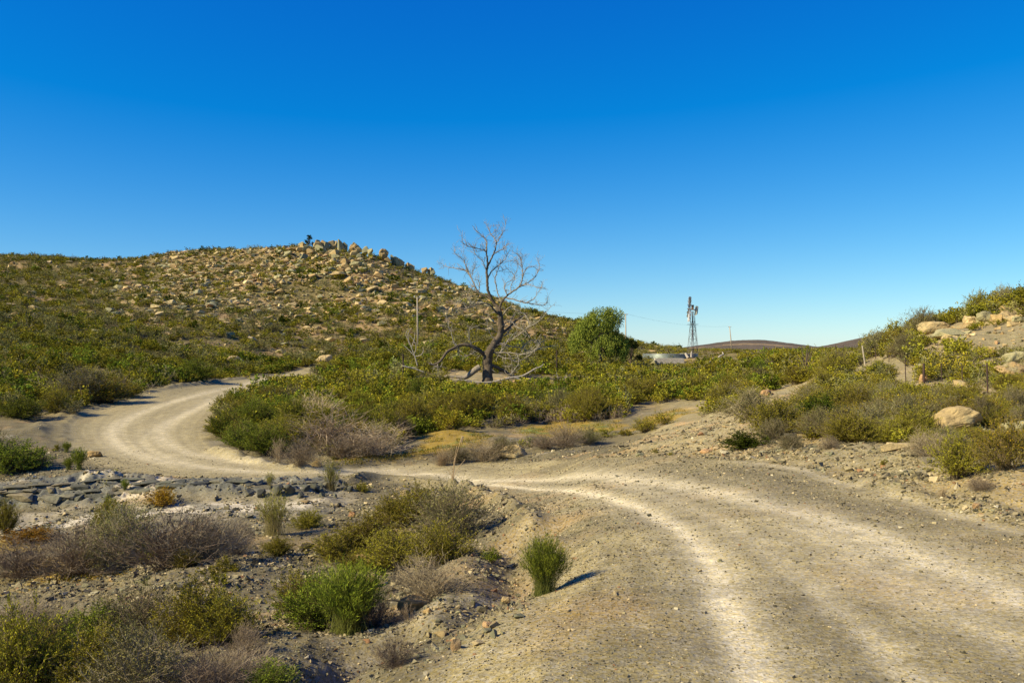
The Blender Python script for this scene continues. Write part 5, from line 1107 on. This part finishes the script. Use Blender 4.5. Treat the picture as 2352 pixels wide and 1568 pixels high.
for vtp in range(6):
    m = vi == vtp; V, T = PEB[vtp]; k = m.sum(); c, s = np.cos(an[m])[:, None], np.sin(an[m])[:, None]
    W = np.stack([V[None, :, 0] * c - V[None, :, 1] * s, V[None, :, 0] * s + V[None, :, 1] * c, np.broadcast_to(V[None, :, 2], (k, len(V)))], -1) * (sz[m] * 2)[:, None, None]
    W += np.stack([Xp[m], Yp[m], Zp[m] + sz[m] * .25], -1)[:, None, :]
    TT_ = (T[None] + (np.arange(k) * len(V))[:, None, None]).reshape(-1, 3)
    G.add(W.reshape(-1, 3), None, TT_, np.repeat(PC[ci[m]] * rs.uniform(.8, 1.2, k)[:, None], len(V), 0))
o = G.build('gravel', M_rock); tag(o, 'loose pebbles and gravel on the road and its shoulders', 'gravel', None, 'stuff')

# rubble: fist to head sized stones in the ditch and on the banks
G = Geo()
for zone, n, wr in [([(960,1400),(1200,1370),(1230,1400),(1150,1470),(950,1520)], 260, (.04, .16)), ([(820,1110),(1010,1112),(1080,1150),(900,1140),(830,1150)], 320, (.05, .22)), ([(1560,1050),(1580,1010),(1760,1010),(1900,1035),(1960,1060),(1800,1056)], 260, (.04, .15)),
                    ([(1110,1150),(1200,1190),(1260,1240),(1200,1330),(1130,1280)], 240, (.03, .1)), ([(100,1290),(480,1340),(420,1400),(60,1380)], 300, (.05, .2)), ([(0,1090),(200,1080),(400,1100),(700,1110),(300,1115),(0,1115)], 260, (.05, .2)), ([(480,1020),(560,1060),(740,1082),(700,1062),(560,1045)], 220, (.05, .18)), ([(1300,1030),(1560,1040),(1900,1052),(1500,1052),(1180,1056)], 200, (.05, .16)), ([(700,1330),(900,1300),(1000,1380),(760,1400)], 200, (.03, .12)),
                    ([(2150,690),(2352,690),(2352,840),(2150,820),(2080,790)], 360, (.1, .5)), ([(60,970),(250,900),(600,860),(600,872),(200,940),(90,1010)], 260, (.08, .3))]:
    Z_ = np.array(zone, float); c = 0
    while c < n * .55:
        x, y = rs.uniform(Z_[:, 0].min(), Z_[:, 0].max()), rs.uniform(Z_[:, 1].min(), Z_[:, 1].max()); c += 1
        if not inpoly(np.array([x]), np.array([y]), Z_)[0]: continue
        X0, Y0, Z0 = dgp(x, y); w_ = wr[0] * (wr[1] / wr[0]) ** (rs.rand() ** 1.8); V, T = RV[rs.randint(12)]
        G.add(merge_inst(None, (V,), (X0, Y0, Z0 + w_ * .1), (w_, w_, w_), rs.uniform(0, 6.28)), None, T, (ROCKCOL[rs.choice(6, p=[.28, .10, .30, .17, .14, .01])] if rs.rand() < .65 else PC[rs.randint(2)]) * rs.uniform(.75, 1.05))
o = G.build('rubble', M_rock); tag(o, 'stony rubble in the ditch, on the berms and the banks', 'rubble', None, 'stuff')

# short grass blades on the mossy flats and thin dead stalks
G = Geo(); 
for P, n in [(MOSS[0], 2600), (MOSS[1], 1200), (MOSS[2], 1200), (MOSS[3], 1800), (GRASSY[0], 2500), (MOSS[4], 600)]:
    lo, hi = P.min(0), P.max(0); q = rs.uniform(size=(n * 2, 2)) * (hi - lo) + lo; q = q[inpoly(q[:, 0], q[:, 1], P)]
    m = fbm(q[:, 0], q[:, 1], .8, 2, 6) > -.05; q = q[m]; z = ground(q[:, 0], q[:, 1]); m = len(q); f = rs.rand(m)[:, None]
    V, Q, K_ = leaf_quads(np.column_stack([q, z]), rs.normal(size=(m, 3)) * .45 + np.array([0, 0, 1]), rs.uniform(.05, .16, m), np.full(m, .03), np.array([.13, .17, .02]) * f + np.array([.33, .22, .03]) * (1 - f), rs)
    G.add(V, Q, None, K_)
o = G.build('creek_grass', M_leaf); tag(o, 'short green and ochre grass on the mossy creek flats', 'grass', None, 'stuff')
G = Geo(); b = np.array(dgp(1040, 1106)); 
for dx, L in [(.22, 1.5), (.1, 1.2), (-.05, .5), (.3, .7), (-.15, .4)]:
    G.tube(np.array([[0, 0, 0], [dx * .4, 0, L * .5], [dx * 1.4, .05, L]]) , [.012, .010, .006], 4, (.50, .36, .2), cap=False)
for dx in (.26, .29, .31): G.tube(np.array([[dx, .04, 1.3], [dx + .06, .04, 1.52]]), [.012, .02], 4, (.5, .38, .22), cap=False)
o = G.build('dry_stalk', M_leaf, None, False, tuple(b)); tag(o, 'tall thin dry reed stalks leaning at the road edge by the drift', 'stalk')
print('done')
